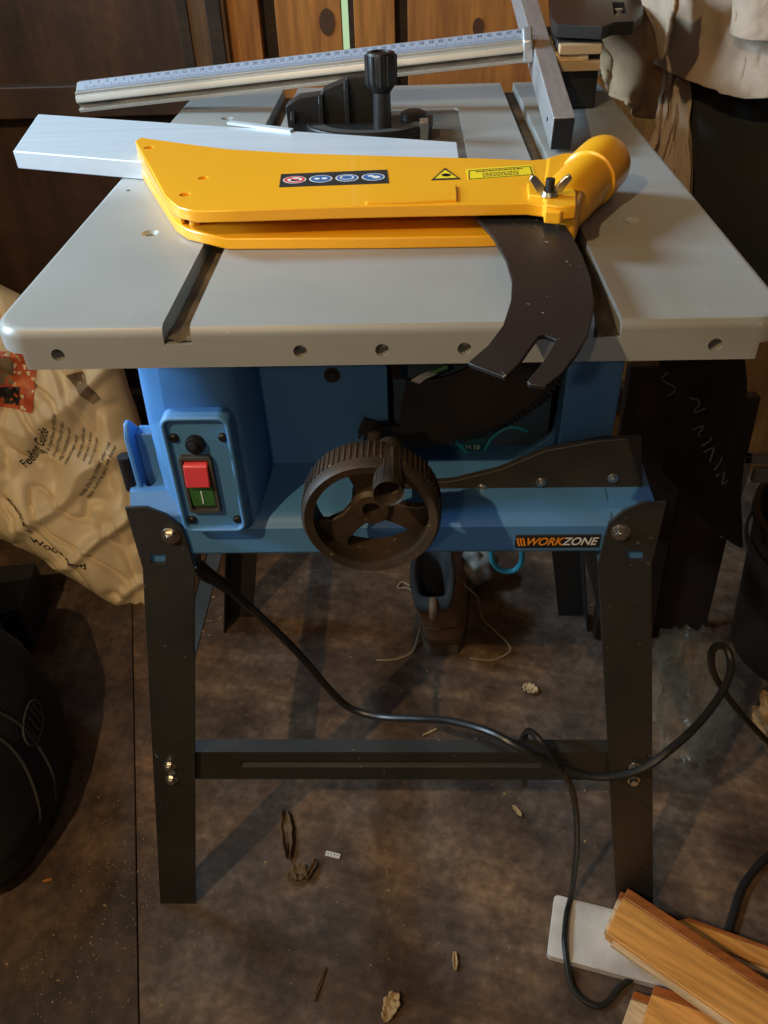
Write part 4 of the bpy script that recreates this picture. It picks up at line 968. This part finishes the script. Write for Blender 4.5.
cloth('work_jacket', [rw((.72,.70,.68,.70,.74),(590,66),(612,92),(626,108),(650,118),(672,112)), rw((.76,.72,.68,.71,.76),(584,20),(606,40),(628,52),(650,50),(668,46)), rw((.80,.74,.70,.72,.78),(585,-40),(606,-40),(628,-40),(652,-40),(676,-40))],
      M['canvas'], 'crumpled tan jacket hanging behind the right rear corner of the table', 'jacket', amp=.030, fs=(4,2.6), th=.005, seed=31, fold=.011)
cloth('suede_apron', [rw((.62,.58,.54,.52,.50),(640,-10),(655,30),(662,60),(668,40),(672,10)), rw((.64,.60,.56,.54,.52),(640,-40),(652,-30),(664,-20),(672,-20),(680,-30))],
      M['suede'], 'narrow beige suede flap hanging left of the wide suede coat', 'cloth', nu=30, nv=30, amp=.006, seed=5)
cloth('suede_coat', [rw((.66,.60,.54,.50,.47,.45),(655,62),(680,76),(706,88),(736,96),(768,98),(810,94)), rw((.66,.61,.56,.51,.48,.46),(680,10),(694,30),(716,40),(740,44),(768,44),(810,40)), rw((.66,.62,.57,.53,.50,.48),(690,-60),(704,-60),(722,-60),(742,-60),(772,-60),(815,-60))],
      M['suede'], 'wide beige suede coat with a curved hem at the top right corner', 'coat', amp=.018, fs=(4,2), seed=8, th=.006)
cloth('suede_collar', [rw((.50,.47,.44),(732,34),(750,39),(800,40)), rw((.50,.47,.44),(738,0),(755,5),(800,5)), rw((.50,.47,.44),(742,-60),(758,-60),(800,-60))],
      M['suede'], 'short thick suede flap hanging over the wide suede coat at the top right', 'cloth', nu=30, nv=30, amp=.006, seed=9, th=.008)
cloth('hanging_cloth', [rw((.60,.60,.58),(640,170),(660,200),(690,200)), rw((.62,.62,.60),(655,125),(672,128),(690,130)), rw((.66,.66,.64),(664,70),(676,72),(688,74))],
      M['suede'], 'narrow tan cloth hanging below the suede coat beside the table edge', 'cloth', nu=30, nv=40, amp=.01, seed=4)
cloth('black_coat', [rw((.58,.52,.46,.40),(700,330),(730,340),(770,340),(840,340)), rw((.60,.54,.48,.42),(694,200),(724,210),(760,215),(830,215)), rw((.62,.58,.54,.50),(690,120),(720,110),(756,105),(820,100)), rw((.66,.62,.60,.56),(690,60),(716,60),(750,60),(800,60))],
      M['blackcloth'], 'black coat hanging under the suede coat along the right edge', 'coat', amp=.012, seed=6)
cloth('black_sack', [rw((.50,.42,.40,.44),(662,470),(690,500),(714,530),(742,548)), rw((.50,.42,.38,.42),(664,440),(690,450),(714,460),(742,462)), rw((.52,.44,.40,.44),(662,400),(690,398),(718,392),(746,386)), rw((.54,.46,.42,.46),(660,330),(690,330),(716,330),(744,330))],
      M['blackcloth'], 'black sack with faint chalk scribbles hanging beside the right leg of the saw', 'sack', amp=.010, seed=12)
for o_ in C.objects:
    if o_.name == 'black_sack': sack = o_
mb = MB(); sc_pts = [[(652,362),(668,372),(662,380),(676,388),(668,396)],[(690,398),(700,402),(694,412),(706,408)],[(692,430),(704,426),(698,436),(712,438),(702,446)],[(704,452),(714,448),(710,462),(722,458),(714,470)],[(716,476),(724,472),(722,484),(728,480)]]
chalk = mat('chalk mark', (.22,.25,.28), rough=.8)
bpy.context.view_layer.update(); dg_ = bpy.context.evaluated_depsgraph_get(); sev = sack.evaluated_get(dg_)
for l_ in sc_pts:
    P_ = []
    for a,b in l_:
        d = ray(a,b).normalized(); o_loc = sack.matrix_world.inverted() @ CAM; ok,loc,nn_,ix = sev.ray_cast(o_loc, d)
        if ok: P_.append(sack.matrix_world @ loc - d*.0008)
    if len(P_) > 1: mb = MB(); mb.tube(P_, .0010, n=5, sm=3); mb.build('chalk_scribble', chalk, sack)
# bucket, white bracket, leaning timber
bk = thing('bucket', (.66,.52,0), 'dark brown round bucket standing at the right edge beside the black sack', 'bucket')
mb = MB(); mb.lathe([(0,.0),(.10,.0),(.105,.006),(.128,.27),(.134,.272),(.134,.285),(.125,.285),(.098,.01),(0,.008)], (.66,.50,0), (0,0,1), n=56); mb.build('bucket_wall', M['bucket'], bk)
mb = MB(); mb.lathe([(.130,.225),(.134,.226),(.134,.234),(.130,.235)], (.66,.50,0), (0,0,1), n=56); mb.build('rim_band', M['bucket'], bk)
mb = MB(); a_ = ay(744,455,.46)
mb.box((a_.x,.455,.286),(a_.x+.012,.467,a_.z)); mb.box((a_.x,.455,a_.z-.012),(a_.x+.10,.467,a_.z)); mb.box((a_.x+.02,.456,a_.z-.045),(a_.x+.10,.466,a_.z-.022))
setprops(mb.build('bracket', mat('pale grey plastic',(.16,.16,.17),rough=.6), bevel=.002), 'pale grey angled bracket standing on the brown bucket at the right edge', 'bracket')
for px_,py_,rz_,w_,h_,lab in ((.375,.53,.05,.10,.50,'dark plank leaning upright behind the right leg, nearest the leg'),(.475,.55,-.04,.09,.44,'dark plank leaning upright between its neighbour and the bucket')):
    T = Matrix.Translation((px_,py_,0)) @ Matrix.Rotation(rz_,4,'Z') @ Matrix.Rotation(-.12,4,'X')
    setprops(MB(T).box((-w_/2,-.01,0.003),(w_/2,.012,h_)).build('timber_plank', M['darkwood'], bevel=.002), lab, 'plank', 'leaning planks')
# crinkled clear bag and crumpled wrapper on the floor
def crumple(cx, cy, rx_, ry_, rz_, s, seed, f=1.0, rot=0.0):
    def g_(u,v):
        a,b = 2*PI*u, PI*v; d = Vector((math.cos(a)*math.sin(b), math.sin(a)*math.sin(b), math.cos(b)))
        r = 1+.45*(nz((d.x*s+seed,d.y*s,d.z*s)))+.25*abs(nz((d.x*s*2.5,d.y*s*2.5+seed,d.z*s*2.5)))
        x, y = d.x*rx_*r, d.y*ry_*r
        return Vector((cx+x*math.cos(rot)-y*math.sin(rot), cy+x*math.sin(rot)+y*math.cos(rot), max(.001, rz_*.8+d.z*rz_*r)))
    return g_
mb = MB(); mb.grid(60,40,crumple(.445,.385,.060,.125,.035,2.2,3.3,rot=-.35)); bmesh.ops.remove_doubles(mb.bm, verts=mb.bm.verts, dist=.0008)
setprops(mb.build('clear_bag', M['clear'], ang=20), 'crinkled clear plastic bag lying on the floor beside the right leg', 'plastic bag')
mb = MB(); mb.grid(50,34,crumple(.578,.325,.040,.05,.035,2.5,8.3)); bmesh.ops.remove_doubles(mb.bm, verts=mb.bm.verts, dist=.0008)
setprops(mb.build('wrapper', mat('shiny tan wrapper',(.38,.24,.10),(.30,.12,.03),rough=.25,scale=30), ang=25), 'crumpled shiny tan wrapper on the floor at the right edge', 'wrapper')
